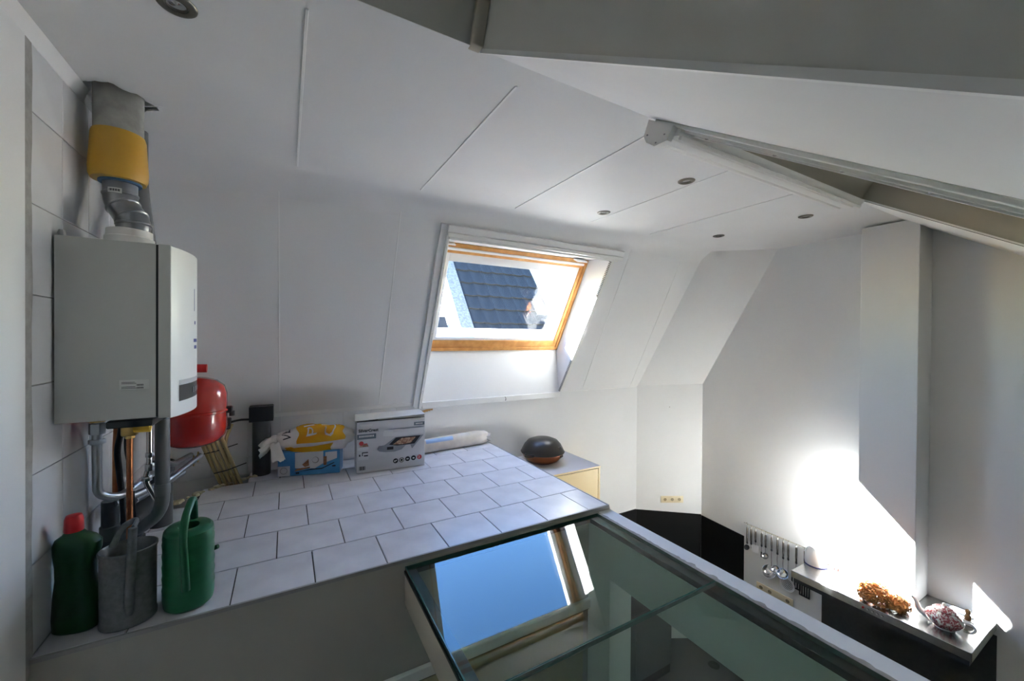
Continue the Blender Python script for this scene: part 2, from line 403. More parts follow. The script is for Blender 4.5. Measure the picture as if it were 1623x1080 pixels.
# ---- flat ceiling
TX, TY = -.628, 2.33
HA = (-.737, -.49, 2.19, 2.47)
def rc(x0, x1, y0, y1, z): return [V(x0, y0, z), V(x1, y0, z), V(x1, y1, z), V(x0, y1, z)]
ceil = struct('ceiling', ring_slab(B(), rc(-.9, 4.95, 1.2895, 3.05, ZC), rc(*HA, ZC), rc(-.9, 4.95, 1.2895, 3.05, ZC+.12), rc(*HA, ZC+.12)), 'paint_ceiling', smooth=False)
bm = B(); n_ = 48; sq, rg = [], []
for i in range(n_):
    a = 2*math.pi*i/n_; ca, sa = math.cos(a), math.sin(a); cx, cy_ = TX, TY
    tx = ((HA[1]-cx)/ca if ca > 1e-6 else (HA[0]-cx)/ca if ca < -1e-6 else 9); ty = ((HA[3]-cy_)/sa if sa > 1e-6 else (HA[2]-cy_)/sa if sa < -1e-6 else 9)
    r = min(tx, ty); q = .108+.012*math.sin(3*a+1)+.009*math.sin(7*a)+random.uniform(-.005, .005); q = min(q, r*.97)
    sq.append((cx+ca*r, cy_+sa*r)); rg.append((cx+ca*q, cy_+sa*q))
loft(bm, [[V(x, y, ZC+.006) for x, y in sq], [V(x, y, ZC+.0001) for x, y in sq], [V(x, y, ZC+.0001-.002*(i % 3)) for i, (x, y) in enumerate(rg)], [V(x, y, ZC+.006) for x, y in rg]], (False, False))
torn = obj('torn_plaster', bm, 'paint_ceiling', ceil)
bm = B(); x0, x1, y0, y1 = HA
for a in ((x0-.02, x0, y0-.02, y1+.02), (x1, x1+.02, y0-.02, y1+.02), (x0, x1, y0-.02, y0), (x0, x1, y1, y1+.02)): box(bm, *a, ZC+.10, 2.6)
box(bm, x0-.02, x1+.02, y0-.02, y1+.02, 2.6, 2.62); obj('roof_duct', bm, 'rearwall', ceil)
for x in (.053, .808, 1.566, 2.322, 3.08):
    bm = B(); box(bm, x-.0055, x+.0055, 1.40, 2.715, ZC-.0042, ZC+.001, .0015); obj('joint_strip', bm, 'paint_trim', ceil)
# soft cove where ceiling and slope meet
bm = B(); pr_ = []
p0, p1, p2 = V(0, 2.76, ZC), V(0, 2.92, ZC), P(0, 1.70, 0); p2.x = 0
for k in range(9):
    t = k/8; q = p0*(1-t)**2+p1*2*t*(1-t)+p2*t*t; pr_.append(q)
loft(bm, [[V(XL, q.y, q.z-.0008) for q in pr_], [V(4.25, q.y, q.z-.0008) for q in pr_]], (False, False), closed=False)
struct('ceiling_cove', bm, 'paint_ceiling')
# ---- right wall, chamfered corner
struct('wall_right', box(B(), XW, 4.95, -2.35, 3.9, ZF, 3.4), 'paint')
A0, A1 = V(4.03, YB, 0), V(XW, 3.325, 0)
struct('wall_corner', prism(B(), [V(A0.x, A0.y, ZF), V(A1.x, A1.y, ZF), V(A1.x, A1.y+.2, ZF), V(A0.x, A0.y+.2, ZF)], V(0, 0, .48-ZF)), 'paint')
bm = B(); nseg = 8; rr = []
for k in range(nseg+1):
    t = k/nseg; l = A0.lerp(V(4.24, 2.92, 0), t); l.z = .465+(ZC-.465)*t
    r = A1.lerp(V(XW, 2.42, 0), t); r.z = .485+(ZC-.485)*t
    rr.append([l.lerp(r, s/4) for s in range(5)])
loft(bm, rr, (False, False), closed=False)
struct('ceiling_slope_corner', bm, 'paint', 'narrow sloping ceiling facet in the chamfered corner')
# boxed duct above the hood
struct('trim_4', box(B(), 4.497, XW, 1.185, 1.565, -1.099, 2.085, .004), 'paint', 'tall white boxed duct rising from the cooker hood')
# ---- rear slope with the second skylight, cheek wall and bay
S1 = (1.29-(-2.3))*math.sqrt(1+KL*KL)
bm = B(); HX0, HX1, HS0, HS1 = 1.447, 3.29, .165, 1.75
ring_slab(bm, [Q(.606, -.06, 0), Q(4.95, -.06, 0), Q(4.95, S1, 0), Q(.606, S1, 0)], [Q(HX0, HS0, 0), Q(HX1, HS0, 0), Q(HX1, HS1, 0), Q(HX0, HS1, 0)],
          [Q(.606, -.2, .2), Q(4.95, -.2, .2), Q(4.95, S1, .2), Q(.606, S1, .2)], [Q(HX0, HS0, .2), Q(HX1, HS0, .2), Q(HX1, HS1, .2), Q(HX0, HS1, .2)])
struct('ceiling_slope_rear', bm, 'paint_ceiling', 'white sloping ceiling falling towards the viewer at upper right', smooth=False)
bm = B(); prism(bm, [V(.6, 1.30, ZC+.002), V(.6, -2.3, ZC-KL*3.59), V(.6, -2.3, 3.4), V(.6, .78, 3.4)], V(.12, 0, 0))
for v in bm.verts:
    if v.co.x > .65: v.co.z += .06
struct('wall_cheek', bm, 'greige_pale', smooth=False)
bm = B(); prism(bm, [V(.598, 1.30, ZC-.004), V(.598, -2.2, ZC-.004-KL*3.5), V(.598, -2.2, ZC+.012-KL*3.5), V(.598, 1.30, ZC+.012)], V(.012, 0, 0))
struct('trim_5', bm, 'paint_trim')
bm = B(); prism(bm, [V(-.9, 1.287, ZC-.0005), V(-.9, 1.2893, ZC-.0005), V(-.9, .90, 3.4), V(-.9, .79, 3.4)], V(1.52, 0, 0))
struct('wall_upper', bm, 'greige_pale', smooth=False)
bm = B(); d = V(0, -.404, .915)
hexa(bm, [V(.553, 1.272, ZC-.002), V(.599, 1.272, ZC-.002), V(.599, 1.31, ZC-.002), V(.553, 1.31, ZC-.002)] + [V(x, y, ZC-.002)+d*1.3 for x, y in ((.553, 1.272), (.599, 1.272), (.599, 1.31), (.553, 1.31))], .004)
struct('trim_6', bm, 'beam')
struct('ceiling_bay', box(B(), -.9, .72, -2.35, .95, 3.4, 3.5), 'paint_ceiling')
struct('wall_rear_unseen', box(B(), -.9, 4.95, -2.35, -2.2, ZF, 3.4), 'rearwall')
# ---- parapet ledge along the glass floor
bm = box(B(), 1.66, 1.835, -2.2, 1.926, -.34, -.078); lw = struct('wall_parapet', bm, 'paint')
struct('wall_pier', box(B(), 1.66, 1.835, 1.735, 1.926, ZF, -.34), 'paint')
struct('trim_7', box(B(), 1.722, 1.835, -2.2, 1.93, -.078, -.03, .003), 'paint', 'white plastered ledge along the right side of the glass floor')
bm = B(); ys = [1.92-.0165*i for i in range(110)]
pts_a, pts_b = [], []
for i, y in enumerate(ys):
    k = .008+.012*abs(math.sin(i*.21))*random.random() + (.012 if i in (40, 41, 47, 48, 60, 61) else 0)
    pts_a.append(V(1.717, y, -.0285)); pts_b.append(V(1.724+k, y, -.0278))
loft(bm, [pts_a, pts_b], (False, False), closed=False)
r2 = bmesh.ops.extrude_face_region(bm, geom=list(bm.faces)); bmesh.ops.translate(bm, vec=V(0, 0, -.0025), verts=[g for g in r2['geom'] if isinstance(g, bmesh.types.BMVert)])
o = obj('sealant_bead', bm, 'mortar', lw)
# ================================================================ skylight (window_1)
win = thing('window_1', 'pine framed roof skylight over the tiled platform', 'window', tuple(P(1.95, .463, .2))); del win['category']; win['kind'] = 'structure'
def frame(name, m, x0, x1, xt1, v0, v1, wl, wb_, wt_, n0, n1, parent):
    for nm, a in (('left', (x0, x0+wl, v0, v1, None, None)), ('bottom', (x0+wl, x1-wl, v0, v0+wb_, None, None)), ('top', (x0+wl, xt1-wl, v1-wt_, v1, None, None))):
        bm = B(); mbox(bm, a[0], a[1], a[2], a[3], n0, n1, .002); obj(name, bm, m, parent)
    bm = B(); mbox(bm, x1-wl, x1, v0, v1, n0, n1, .002, xt1-wl, xt1); obj(name, bm, m, parent)
frame('outer_frame', 'pine', XB0, XB1+.002, XT1+.002, WV0-.002, WV1+.004, .036, .036, .038, .275, .36, win)
frame('sash', 'pine', XB0+.036, XB1-.034, XT1-.034, WV0+.036, 1.432, .034, .072, .03, .288, .36, win)
frame('sash_cladding', 'sash', XB0+.07, XB1-.068, XT1-.068, WV0+.108, 1.402, .05, .03, .08, .302, .365, win)
bm = B(); mbox(bm, XB0+.04, XT1-.05, 1.433, 1.456, .262, .300, .004); obj('ventilation_bar', bm, 'sash', win)
bm = B(); mbox(bm, XB0+.10, XT1-.115, .535, 1.34, .335, .345); pane = obj('pane', bm, 'pane', win)
bm = B(); mbox(bm, 2.62, 2.76, 1.485, 1.50, .20, .275, .004); obj('hinge_bracket', bm, 'sash', win)
bm = B(); mbox(bm, 1.17, 1.29, 1.485, 1.498, .22, .275, .003); obj('hinge_bracket', bm, 'sash', win)
# exterior roof skin around the opening (keeps the sun off the lining edges)
bm = B(); ring_slab(bm, [P(-.9, -.3, .301), P(4.95, -.3, .301), P(4.95, 2.1, .301), P(-.9, 2.1, .301)], [P(XB0, WV0, .301), P(XB1, WV0, .301), P(XT1, WV1, .301), P(XB0, WV1, .301)],
          [P(-.9, -.3, .34), P(4.95, -.3, .34), P(4.95, 2.1, .34), P(-.9, 2.1, .34)], [P(XB0-.01, WV0-.01, .34), P(XB1+.01, WV0-.01, .34), P(XT1+.01, WV1+.01, .34), P(XB0-.01, WV1+.01, .34)])
struct('roof_skin', bm, 'slate', smooth=False)
# rails of the blind round the inner opening
bm = B(); mbox(bm, 1.045, 1.10, -.055, 1.70, -.022, .0, .004); obj('casing', bm, 'paint_trim', win)
bm = B(); mbox(bm, 1.098, 1.128, -.055, 1.655, -.034, .0, .003); obj('blind_rail', bm, 'alu', win)
for v in (.15, .45, .75, 1.05, 1.35):
    bm = B(); c = P(1.113, v, -.036); lathe(bm, [(.004, -.003), (.004, .0), (.002, .002)], c, 8); obj('screw', bm, 'chrome', win)
bm = B(); mbox(bm, 1.10, 2.99, 1.645, 1.70, -.04, .0, .004); obj('casing', bm, 'paint_trim', win)
bm = B(); mbox(bm, 1.10, 2.985, 1.61, 1.645, -.055, -.01, .006); obj('blind_cassette', bm, 'alu', win)
bm = B(); mbox(bm, 1.12, 2.93, 1.588, 1.61, -.045, -.02, .003); obj('pull_bar', bm, 'alu', win)
bm = B(); mbox(bm, 2.752, 2.80, .01, 1.60, -.016, .0, .003, 2.874, 2.915); obj('blind_rail', bm, 'alu', win)
bm = B()
for i in range(86):
    if 26 < i < 56: continue
    v = .02+i*.0182; x = 2.745+(2.866-2.745)*(v/1.6)
    mbox(bm, x-.004, x+.010, v, v+.010, -.018, .004)
o = obj('rail_teeth', bm, 'mortar', win); o['kind'] = 'stuff'
bm = B(); box(bm, 1.13, 2.755, YB-.022, YB+.002, .395, .457, .004); obj('sill_board', bm, 'paint_trim', win)
bm = B(); tube(bm, fillet([V(2.03, YB-.022, .45), V(2.03, YB-.045, .44), V(2.03, YB-.045, .415), V(2.03, YB-.030, .415)], .01, 3), .0025, 6); obj('hook', bm, 'ink', win)
bm = B()
for i in range(5):
    hexa(bm, [V(1.09+.02*i, YB-.006, .352+.006*i), V(1.14+.024*i, YB-.012, .350+.005*i), V(1.14+.024*i, YB-.001, .350+.005*i), V(1.09+.02*i, YB-.001, .352+.006*i)] +
         [V(1.09+.02*i, YB-.006, .362+.005*i), V(1.145+.024*i, YB-.010, .360+.006*i), V(1.145+.024*i, YB-.001, .360+.006*i), V(1.09+.02*i, YB-.001, .362+.005*i)])
obj('splintered_end', bm, 'wood_chip', win)
pl = bpy.data.lights.new('portal', 'AREA'); pl.shape = 'RECTANGLE'; pl.size = 1.4; pl.size_y = .85
try: pl.cycles.is_portal = True
except Exception: pass
po = bpy.data.objects.new('sky_portal', pl); C.objects.link(po)
mm = Matrix((V(1, 0, 0), EN.cross(V(1, 0, 0)), EN)).transposed().to_4x4(); mm.translation = P(1.96, .98, .40); po.matrix_world = mm
# ================================================================ second skylight with roller blind (window_2)
w2 = thing('window_2', 'skylight in the rear slope with its roller blind rails', 'window', tuple(Q(2.37, HS0, 0))); del w2['category']; w2['kind'] = 'structure'
bm = B(); qbox(bm, HX0-.05, HX1+.05, HS0-.05, HS1+.05, .2, .215); obj('blind_cloth', bm, 'lining', w2)
bm = B(); qbox(bm, HX0+.004, HX0+.048, HS0-.12, HS1, -.014, .0, .002); obj('side_rail', bm, 'alu', w2)
bm = B(); qbox(bm, HX0+.050, HX0+.108, HS0-.10, HS1, -.018, .02, .002); sr = obj('side_rail', bm, 'alu_grey', w2)
bm = B(); qbox(bm, HX0+.108, HX0+.118, HS0-.10, HS1, -.026, .02, .001); obj('rail_lip', bm, 'alu', sr)
bm = B(); qbox(bm, HX0+.044, HX0+.052, HS0-.10, HS1, -.024, .0, .001); obj('rail_lip', bm, 'alu', sr)
for s in (.12, .30, .62, .86, 1.1):
    bm = B(); c = Q(HX0+.078, s, -.020); lathe(bm, [(.008, -.004), (.008, .001), (.004, .003)], c, 10); obj('screw', bm, 'chrome', sr)
bm = B(); qbox(bm, HX1-.012, HX1+.004, HS0, HS1, -.004, .004); obj('side_rail', bm, 'alu', w2)
bm = B(); qbox(bm, HX1+.004, HX1+.020, HS0, HS1, -.006, .0); obj('rail_seal', bm, 'black', w2)
bm = B(); qbox(bm, HX0, HX1-.006, HS0-.002, HS0+.006, .002, .199); obj('reveal_lining', bm, 'reveal', w2)
bm = B(); qbox(bm, HX1-.006, HX1+.002, HS0, HS1, .004, .198); obj('reveal_lining', bm, 'reveal', w2)
bm = B(); qbox(bm, HX1+.020, HX1+.032, HS0, HS1, -.004, .0); obj('side_rail', bm, 'alu', w2)
# cassette of the blind along the top edge
bm = B(); prof = [(.03, -.060), (.045, -.085), (.075, -.098), (.10, -.092), (.105, -.082), (.14, -.078), (.165, -.06), (.17, -.045), (.20, -.04), (.205, -.01), (.205, .0), (.03, .0)]
loft(bm, [[Q(HX0+.02, s, n) for s, n in prof], [Q(HX1-.03, s, n) for s, n in prof]]); cas = obj('blind_cassette', bm, 'alu', w2)
bm = B(); qbox(bm, HX0+.03, HX1-.04, .196, .212, -.055, -.035, .003); obj('pull_bar', bm, 'alu', cas)
bm = B(); prof = [(.02, -.01), (.03, -.08), (.06, -.10), (.12, -.105), (.175, -.07), (.18, -.01)]
loft(bm, [[Q(HX0-.01, s, n) for s, n in prof], [Q(HX0+.022, s, n) for s, n in prof]]); cap_ = obj('end_cap', bm, 'alu', cas)
for s, n in ((.05, -.07), (.12, -.09), (.15, -.05)):
    bm = B(); c = Q(HX0-.011, s, n); lathe(bm, [(.004, -.003), (.004, .001)], c, 8); obj('screw', bm, 'edge', cas)
# ================================================================ glass floor
def glass_panel(y0, y1, label):
    t = thing('glass_floor_panel', label, 'glass', (1.1, (y0+y1)/2, -.05), 'glass floor panels')
    bm = B(); box(bm, .506, 1.716, y0, y1, -.0485, -.030); obj('pane', bm, 'glassfloor', t, smooth=False)
    for (a, b, c, d) in ((.502, .507, y0, y1), (1.716, 1.719, y0, y1), (.502, 1.719, y0-.002, y0+.001), (.502, 1.719, y1-.001, y1+.002)):
        bm = B(); box(bm, a, b, c, d, -.0486, -.0299); obj('cut_edge', bm, 'glassedge', t)
    return t
glass_panel(1.118, 1.912, 'greenish floor glass panel directly against the tiled platform, reflecting the skylight')
glass_panel(-.9, 1.112, 'greenish floor glass panel nearest the viewer, past the seam')
t = thing('glass_support_beam', 'cream painted beam under the left edge of the glass floor', 'beam', (.53, .5, -.22))
bm = B(); box(bm, .502, .56, -2.19, 1.92, -.215, -.062, .004); obj('beam', bm, 'beam', t)
bm = B(); box(bm, .498, .555, -2.19, 1.915, -.062, -.049); obj('rubber_strip', bm, 'black', t)
bm = B(); box(bm, 1.662, 1.72, -2.1, 1.92, -.078, -.0495); tag(obj('glazing_strip', bm, 'black'), 'dark rubber strip under the right edge of the glass floor', 'strip')
bm = B(); box(bm, .56, 1.66, 1.915, 1.934, -.078, -.049); tag(obj('glazing_strip', bm, 'black'), 'dark rubber strip between the glass floor and the tiled edge', 'strip')
# ================================================================ downlights
def downlight(x, y, label):
    t = thing('ceiling_downlight', label, 'downlight', (x, y, ZC-.008), 'recessed ceiling spots')
    bm = B(); lathe(bm, [(.028, .002), (.030, -.006), (.036, -.0085), (.047, -.007), (.052, -.003), (.053, .0)], (x, y, ZC), 28, caps=(False, False)); obj('ring', bm, 'nickel', t)
    bm = B(); lathe(bm, [(.023, .001), (.025, -.004), (.028, -.004), (.030, .002)], (x, y, ZC-.001), 24, caps=(False, False)); obj('inner_ring', bm, 'nickel', t)
    bm = B(); lathe(bm, [(.028, -.001), (.024, -.0005), (.012, -.0015), (.004, -.003), (.0001, -.003)], (x, y, ZC-.001), 20, caps=(False, False)); obj('bulb', bm, 'lampglass', t)
downlight(-.297, 1.585, 'recessed ceiling spot at the top left above the boiler, largest in view')
downlight(2.242, 1.684, 'recessed ceiling spot just below the roller blind cassette end')
downlight(2.233, 2.441, 'recessed ceiling spot above the right half of the skylight')
downlight(3.704, 2.411, 'smallest recessed ceiling spot, above the chamfered corner')
downlight(3.723, 1.664, 'recessed ceiling spot closest to the white boxed duct')
# ================================================================ outside: neighbouring roof
NK = 1.29
EY = V(0, 1, NK).normalized(); NY = V(0, -NK, 1).normalized()
def NP(x, u, n): return V(x, 7.2, .653)+EY*u+NY*n
nb = thing('neighbour_roof', 'dark blue tiled neighbouring roof seen through the skylight', 'roof', tuple(NP(4.5, -1, 0)))
bm = B(); hexa(bm, [NP(3.41, -1, -.2), NP(5.60, -1, -.2), NP(5.60, 4, -.2), NP(3.41, 4, -.2), NP(3.41, -1, 0), NP(5.60, -1, 0), NP(5.60, 4, 0), NP(3.41, 4, 0)]); obj('roof_deck', bm, 'slategap', nb)
tw, th = .30, .40
tb = B(); v = 6
prof = [(0, .012), (.04, .028), (.08, .022), (.14, .008), (.22, .006), (.27, .014), (.296, .02)]
bot = [V(a, 0, 0)+V(0, 0, b) for a, b in prof]
loft(tb, [[EY*0+V(a, 0, 0)+NY*(b+.048) for a, b in prof]+[V(a, 0, 0)+NY*(b+.012) for a, b in prof[::-1]],
          [EY*(th+.05)+V(a, 0, 0)+NY*(b+.006) for a, b in prof]+[EY*(th+.05)+V(a, 0, 0)+NY*(b-.012) for a, b in prof[::-1]]])
bmesh.ops.recalc_face_normals(tb, faces=tb.faces)
tme = bpy.data.meshes.new('roof_tile'); tb.to_mesh(tme); tb.free(); tme.materials.append(M['slate'])
for j in range(8):
    for i in range(8):
        x = 3.42+i*tw
        u = .10+j*th+.02*math.sin(i*2.3+j)*.4
        if x > 5.40: continue
        if x > 4.75 and j <= 1 and False: continue
        o = bpy.data.objects.new('roof_tile', tme); C.objects.link(o); o.parent = nb
        o.location = NP(x, u, .004)-nb.location; o.rotation_euler = (0, 0, random.uniform(-.008, .008))
# parapet wall beside it, with a flashing
pw = thing('party_wall', 'rough grey stucco party wall beside the neighbouring roof', 'wall', tuple(NP(3.2, -1, 0)))
bm = B(); hexa(bm, [NP(3.11, -1.2, -.8), NP(3.40, -1.2, -.8), NP(3.40, 4, -.8), NP(3.11, 4, -.8), NP(3.11, -1.2, .08), NP(3.40, -1.2, .08), NP(3.40, 4, .08), NP(3.11, 4, .08)]); obj('wall', bm, 'stucco', pw)
bm = B(); hexa(bm, [NP(2.86, -1.2, -.5), NP(3.11, -1.2, -.5), NP(3.11, 4, -.5), NP(3.08, 4, -.5), NP(2.86, -1.2, .03), NP(3.11, -1.2, .03), NP(3.11, 4, .03), NP(3.08, 4, .03)]); obj('flashing', bm, 'lead', pw)
bm = B(); hexa(bm, [NP(.5, -1.2, -.5), NP(2.86, -1.2, -.5), NP(2.88, 1.1, -.5), NP(.5, 1.1, -.5), NP(.5, -1.2, -.02), NP(2.86, -1.2, -.02), NP(2.88, 1.1, -.02), NP(.5, 1.1, -.02)])
tag(obj('lower_roof', bm, 'slate'), 'dark low roof left of the stucco party wall', 'roof')
gt = thing('roof_gutter', 'white gutter board outside along the bottom of the skylight', 'gutter', (2.5, 4.2, 1.0))
bm = B(); box(bm, -.5, 6.5, 4.16, 4.19, .98, 1.165, .004); obj('fascia', bm, 'lead', gt)
bm = B(); tube(bm, [V(-.5, 4.21, 1.15), V(6.5, 4.21, 1.15)], .035, 12); obj('lip', bm, 'lead', gt)
# unseen block added on our own roof, left of the skylight, to trim the sun patch
bm = B(); mbox(bm, .75, .95, -.3, 3.2, .34, 1.22); tag(obj('sun_patch_blocker', bm, 'stucco'), 'unseen block added outside left of the skylight to trim the sun patch', 'wall')
# ================================================================ boiler
def sidetext(bm, x, y, z, w, h, t=.0006):   # small bar facing -Y
    box(bm, x, x+w, y-t, y, z, z+h)
BY0, BY1, BZ0, BZ1 = 2.075, 2.515, .752, 1.443
bo = thing('boiler', 'grey and white wall-hung central heating boiler on the tiled wall', 'boiler', (-.58, 2.29, BZ0))
bm = B(); box(bm, XL+.006, -.450, BY0, BY1, BZ0, BZ1, .004, 2); body = obj('casing', bm, 'boiler', bo)
bm = B()
def cover_ring(z, dx=0):
    pts = [V(-.443, BY0+.001, z), V(-.405, BY0+.004, z)]
    return pts
n = 14; back = []; 
def cover(bm, x_in, x_edge, bulge, z0, z1, y0, y1):
    r0, r1 = [], []
    for z, r in ((z0, r0), (z1, r1)):
        r.append(V(x_in, y0, z)); 
        for k in range(n+1):
            t = k/n; y = y0+(y1-y0)*t; r.append(V(x_edge+bulge*math.sin(math.pi*t)**.8, y, z))
        r.append(V(x_in, y1, z))
    loft(bm, [r0, r1])
bm = B(); cover(bm, -.4435, -.407, .0, BZ0-.004, BZ1, BY0+.0, BY1-.001); obj('cover_band', bm, 'boiler', bo)
bm = B(); cover(bm, -.4065, -.405, .043, BZ0-.006, BZ1-.004, BY0+.002, BY1-.002); cov = obj('front_cover', bm, 'boiler_white', bo)
bm = B(); box(bm, -.4515, -.442, BY0+.0012, BY1-.004, BZ0+.003, BZ1-.003); obj('seam', bm, 'black', bo)
def on_cover(bm, t0, t1, z0, z1, off=.0012, k=6):
    r0, r1 = [], []
    for z, r in ((z0, r0), (z1, r1)):
        for i in range(k+1):
            t = t0+(t1-t0)*i/k; r.append(V(-.405+.043*math.sin(math.pi*t)**.8+off, BY0+.002+(BY1-BY0-.004)*t, z))
    loft(bm, [r0, r1], (False, False), closed=False)
    return bm
dsp = obj('display', on_cover(B(), .10, .90, .805, .872), 'display', cov)
obj('display_band', on_cover(B(), .10, .90, .872, .893), 'display_band', cov)
for k in range(4):
    obj('button', on_cover(B(), .40+.08*k, .43+.08*k, .825, .85, .002, 2), 'redplastic' if k == 3 else 'edge', dsp)
for a_ in ((.42, .58, 1.05, 1.065), (.44, .56, 1.02, 1.035), (.45, .5, 1.13, 1.145), (.44, .46, 1.19, 1.29)): obj('printed_logo', on_cover(B(), *a_), 'blueink', cov)
# sticker on the casing side (faces the camera)
st = obj('sticker', box(B(), -.558, -.472, BY0-.0008, BY0+.001, .868, .905), 'paper', body)
bm = B(); random.seed(3)
for z in (.895, .890, .877, .872): sidetext(bm, -.552, BY0-.0006, z, random.uniform(.035, .05), .0018)
for zz in (.881, .870):
    for k in range(9): sidetext(bm, -.508+.0024*k, BY0-.0006, zz, .0009+.0009*(k % 2), .007)
obj('sticker_print', bm, 'ink', st)
bm = B(); lathe(bm, [(.028, -.05), (.028, 0), (.02, .004)], (-.715, 2.085, 1.50), 10); bm2 = bm
obj('bracket_nut', lathe(B(), [(.010, -.01), (.012, 0), (.008, .012)], (-.722, 2.10, 1.455), 8), 'edge', bo); bm.free()
bm = B(); box(bm, -.60, -.46, BY0+.012, BY1-.03, BZ0-.035, BZ0-.006, .004); obj('connection_plate', bm, 'black', bo)
FX, FY = -.585, 2.30
bm = B(); lathe(bm, [(.088, 0), (.09, .014), (.082, .018), (.080, .05), (.075, .054), (.074, .082), (.064, .086)], (FX, FY, BZ1), 32); box(bm, FX-.115, FX-.07, FY-.03, FY-.005, BZ1+.0, BZ1+.02, .003); box(bm, FX+.07, FX+.12, FY-.02, FY+.01, BZ1, BZ1+.018, .003); obj('flue_collar', bm, 'boiler_white', bo)
# ================================================================ flue
fl = thing('flue_pipe', 'ribbed metal flue elbow with yellow sleeve rising from the boiler into the ceiling', 'flue', (FX, FY, BZ1+.056))
bm = B(); lathe(bm, [(.080, 0), (.082, .50)], (TX, TY, 1.905), 28, caps=(True, True)); obj('cement_sleeve', bm, 'cement', fl)
bm = B(); lathe(bm, [(.060, 0), (.088, .004), (.094, .02), (.096, .05), (.088, .19), (.084, .205)], (TX, TY, 1.735), 28); obj('yellow_sleeve', bm, 'yellow_foam', fl)
bm = B(); lathe(bm, [(.07, 0), (.07, .01)], (TX+.005, TY, 1.728), 24); obj('rubber_ring', bm, 'bluering', fl)
path = fillet([V(TX+.005, TY, 1.735), V(TX+.005, TY, 1.645), V(FX+.016, FY-.01, 1.565), V(FX+.012, FY-.01, 1.52)], .06, 6)
bm = B(); tube(bm, path, .056, 24); el = obj('elbow', bm, 'galv', fl)
for i, tt in ((1, .0), (5, .0), (8, .0), (12, .0)):
    p, q = path[i], path[i+1]; dd = (q-p).normalized()
    bm = B(); tube(bm, [p, p+dd*.004, p+dd*.010, p+dd*.014], [.056, .060, .060, .056], 24); obj('rib', bm, 'galv', el)
bm = B(); k = 6; r0, r1 = [], []
for i in range(k+1):
    a = -math.pi/2-.42+.75*i/k
    for z, r in ((1.676, r0), (1.697, r1)): r.append(V(TX+.005+0.0605*math.cos(a), TY+0.0605*math.sin(a), z))
loft(bm, [r0, r1], (False, False), closed=False); lb = obj('label_sticker', bm, 'paper', fl)
bm = B()
for i in range(9):
    a = -math.pi/2-.34+.6*i/9; r0, r1 = [], []
    for z, r in ((1.682, r0), (1.692, r1)):
        for da in (0, .035+.02*(i % 2)): r.append(V(TX+.005+.061*math.cos(a+da), TY+.061*math.sin(a+da), z))
    loft(bm, [r0, r1], (False, False), closed=False)
obj('label_print', bm, 'ink', lb)
bm = B(); tube(bm, fillet([V(-.635, 2.56, 2.06), V(-.635, 2.56, 1.80), V(-.585, 2.50, 1.45)], .1, 6), .05, 16); tag(obj('air_supply_pipe', bm, 'pvc_light'), 'grey plastic pipe behind the metal flue elbow', 'pipe')
# torn hole in the ceiling round the flue
bm = B(); 
hexa(bm, [V(-.53, 2.25, 2.05), V(-.47, 2.27, 2.075), V(-.50, 2.30, 2.085), V(-.54, 2.28, 2.06), V(-.528, 2.25, 2.053), V(-.47, 2.272, 2.079), V(-.498, 2.302, 2.09), V(-.538, 2.28, 2.064)])
obj('torn_flap', bm, 'paint_ceiling', torn)
# ================================================================ red expansion tank
TC = V(-.462, 2.90, .64)
et = thing('expansion_tank', 'glossy red round expansion vessel behind the boiler', 'tank', (TC.x, TC.y, .44))
bm = B(); R = .158
prof = [(.02, .0), (.08, .006), (.13, .03), (.15, .06), (R, .10), (R, .192), (R+.007, .197), (R+.007, .205), (R, .21), (R, .30), (.145, .345), (.11, .378), (.06, .395), (.02, .40)]
lathe(bm, prof, (TC.x, TC.y, .44), 40); obj('vessel', bm, 'red', et)
bm = B(); lathe(bm, [(.022, .39), (.026, .40), (.016, .41), (.016, .43)], (TC.x-.02, TC.y, .44), 16); nk = obj('neck', bm, 'red', et)
bm = B(); tube(bm, [V(TC.x-.09, TC.y, .892), V(TC.x+.06, TC.y, .888)], .024, 18); obj('cap', bm, 'redplastic', et)
bm = B(); tube(bm, [V(TC.x-.012, TC.y, .91), V(TC.x-.012, TC.y, .955)], [.004, .0015], 8); tube(bm, [V(TC.x-.02, TC.y, .918), V(TC.x-.012, TC.y, .94)], .002, 6); obj('valve_pin', bm, 'ink', et)
bm = B(); box(bm, TC.x+.15, TC.x+.185, TC.y-.02, TC.y+.02, .62, .66, .006); lathe(bm, [(.014, 0), (.014, .03)], (TC.x+.18, TC.y, .60), 8); obj('bracket', bm, 'black', et)
# ================================================================ pipework under the boiler
def pipe(name, pts, r, m, label, cat='pipe', rad=.05, fit=(), seg=14):
    t = thing(name, label, cat, tuple(min((Vector(p) for p in pts), key=lambda p: p.z)))
    bm = B(); tube(bm, fillet(pts, rad, 6), r, seg); obj('tube', bm, m, t)
    for (nm, p, rr, h, mm, ns) in fit:
        bm = B(); lathe(bm, [(rr*.93, -h/2), (rr, -h/2+.003), (rr, h/2-.003), (rr*.93, h/2)], p, ns); obj(nm, bm, mm, t)
    return t
pipe('steel_pipe', [V(-.672, 2.25, .73), V(-.672, 2.25, .42), V(-.62, 2.30, .385), V(-.53, 2.60, .43)], .016, 'zincpipe', 'bright galvanised pipe with hexagonal union, leftmost under the boiler', rad=.09,
     fit=(('union_nut', V(-.672, 2.25, .695), .026, .045, 'zincpipe', 6), ('union_nut', V(-.672, 2.25, .642), .028, .018, 'zincpipe', 6), ('collar', V(-.672, 2.25, .732), .027, .02, 'brass', 6)))
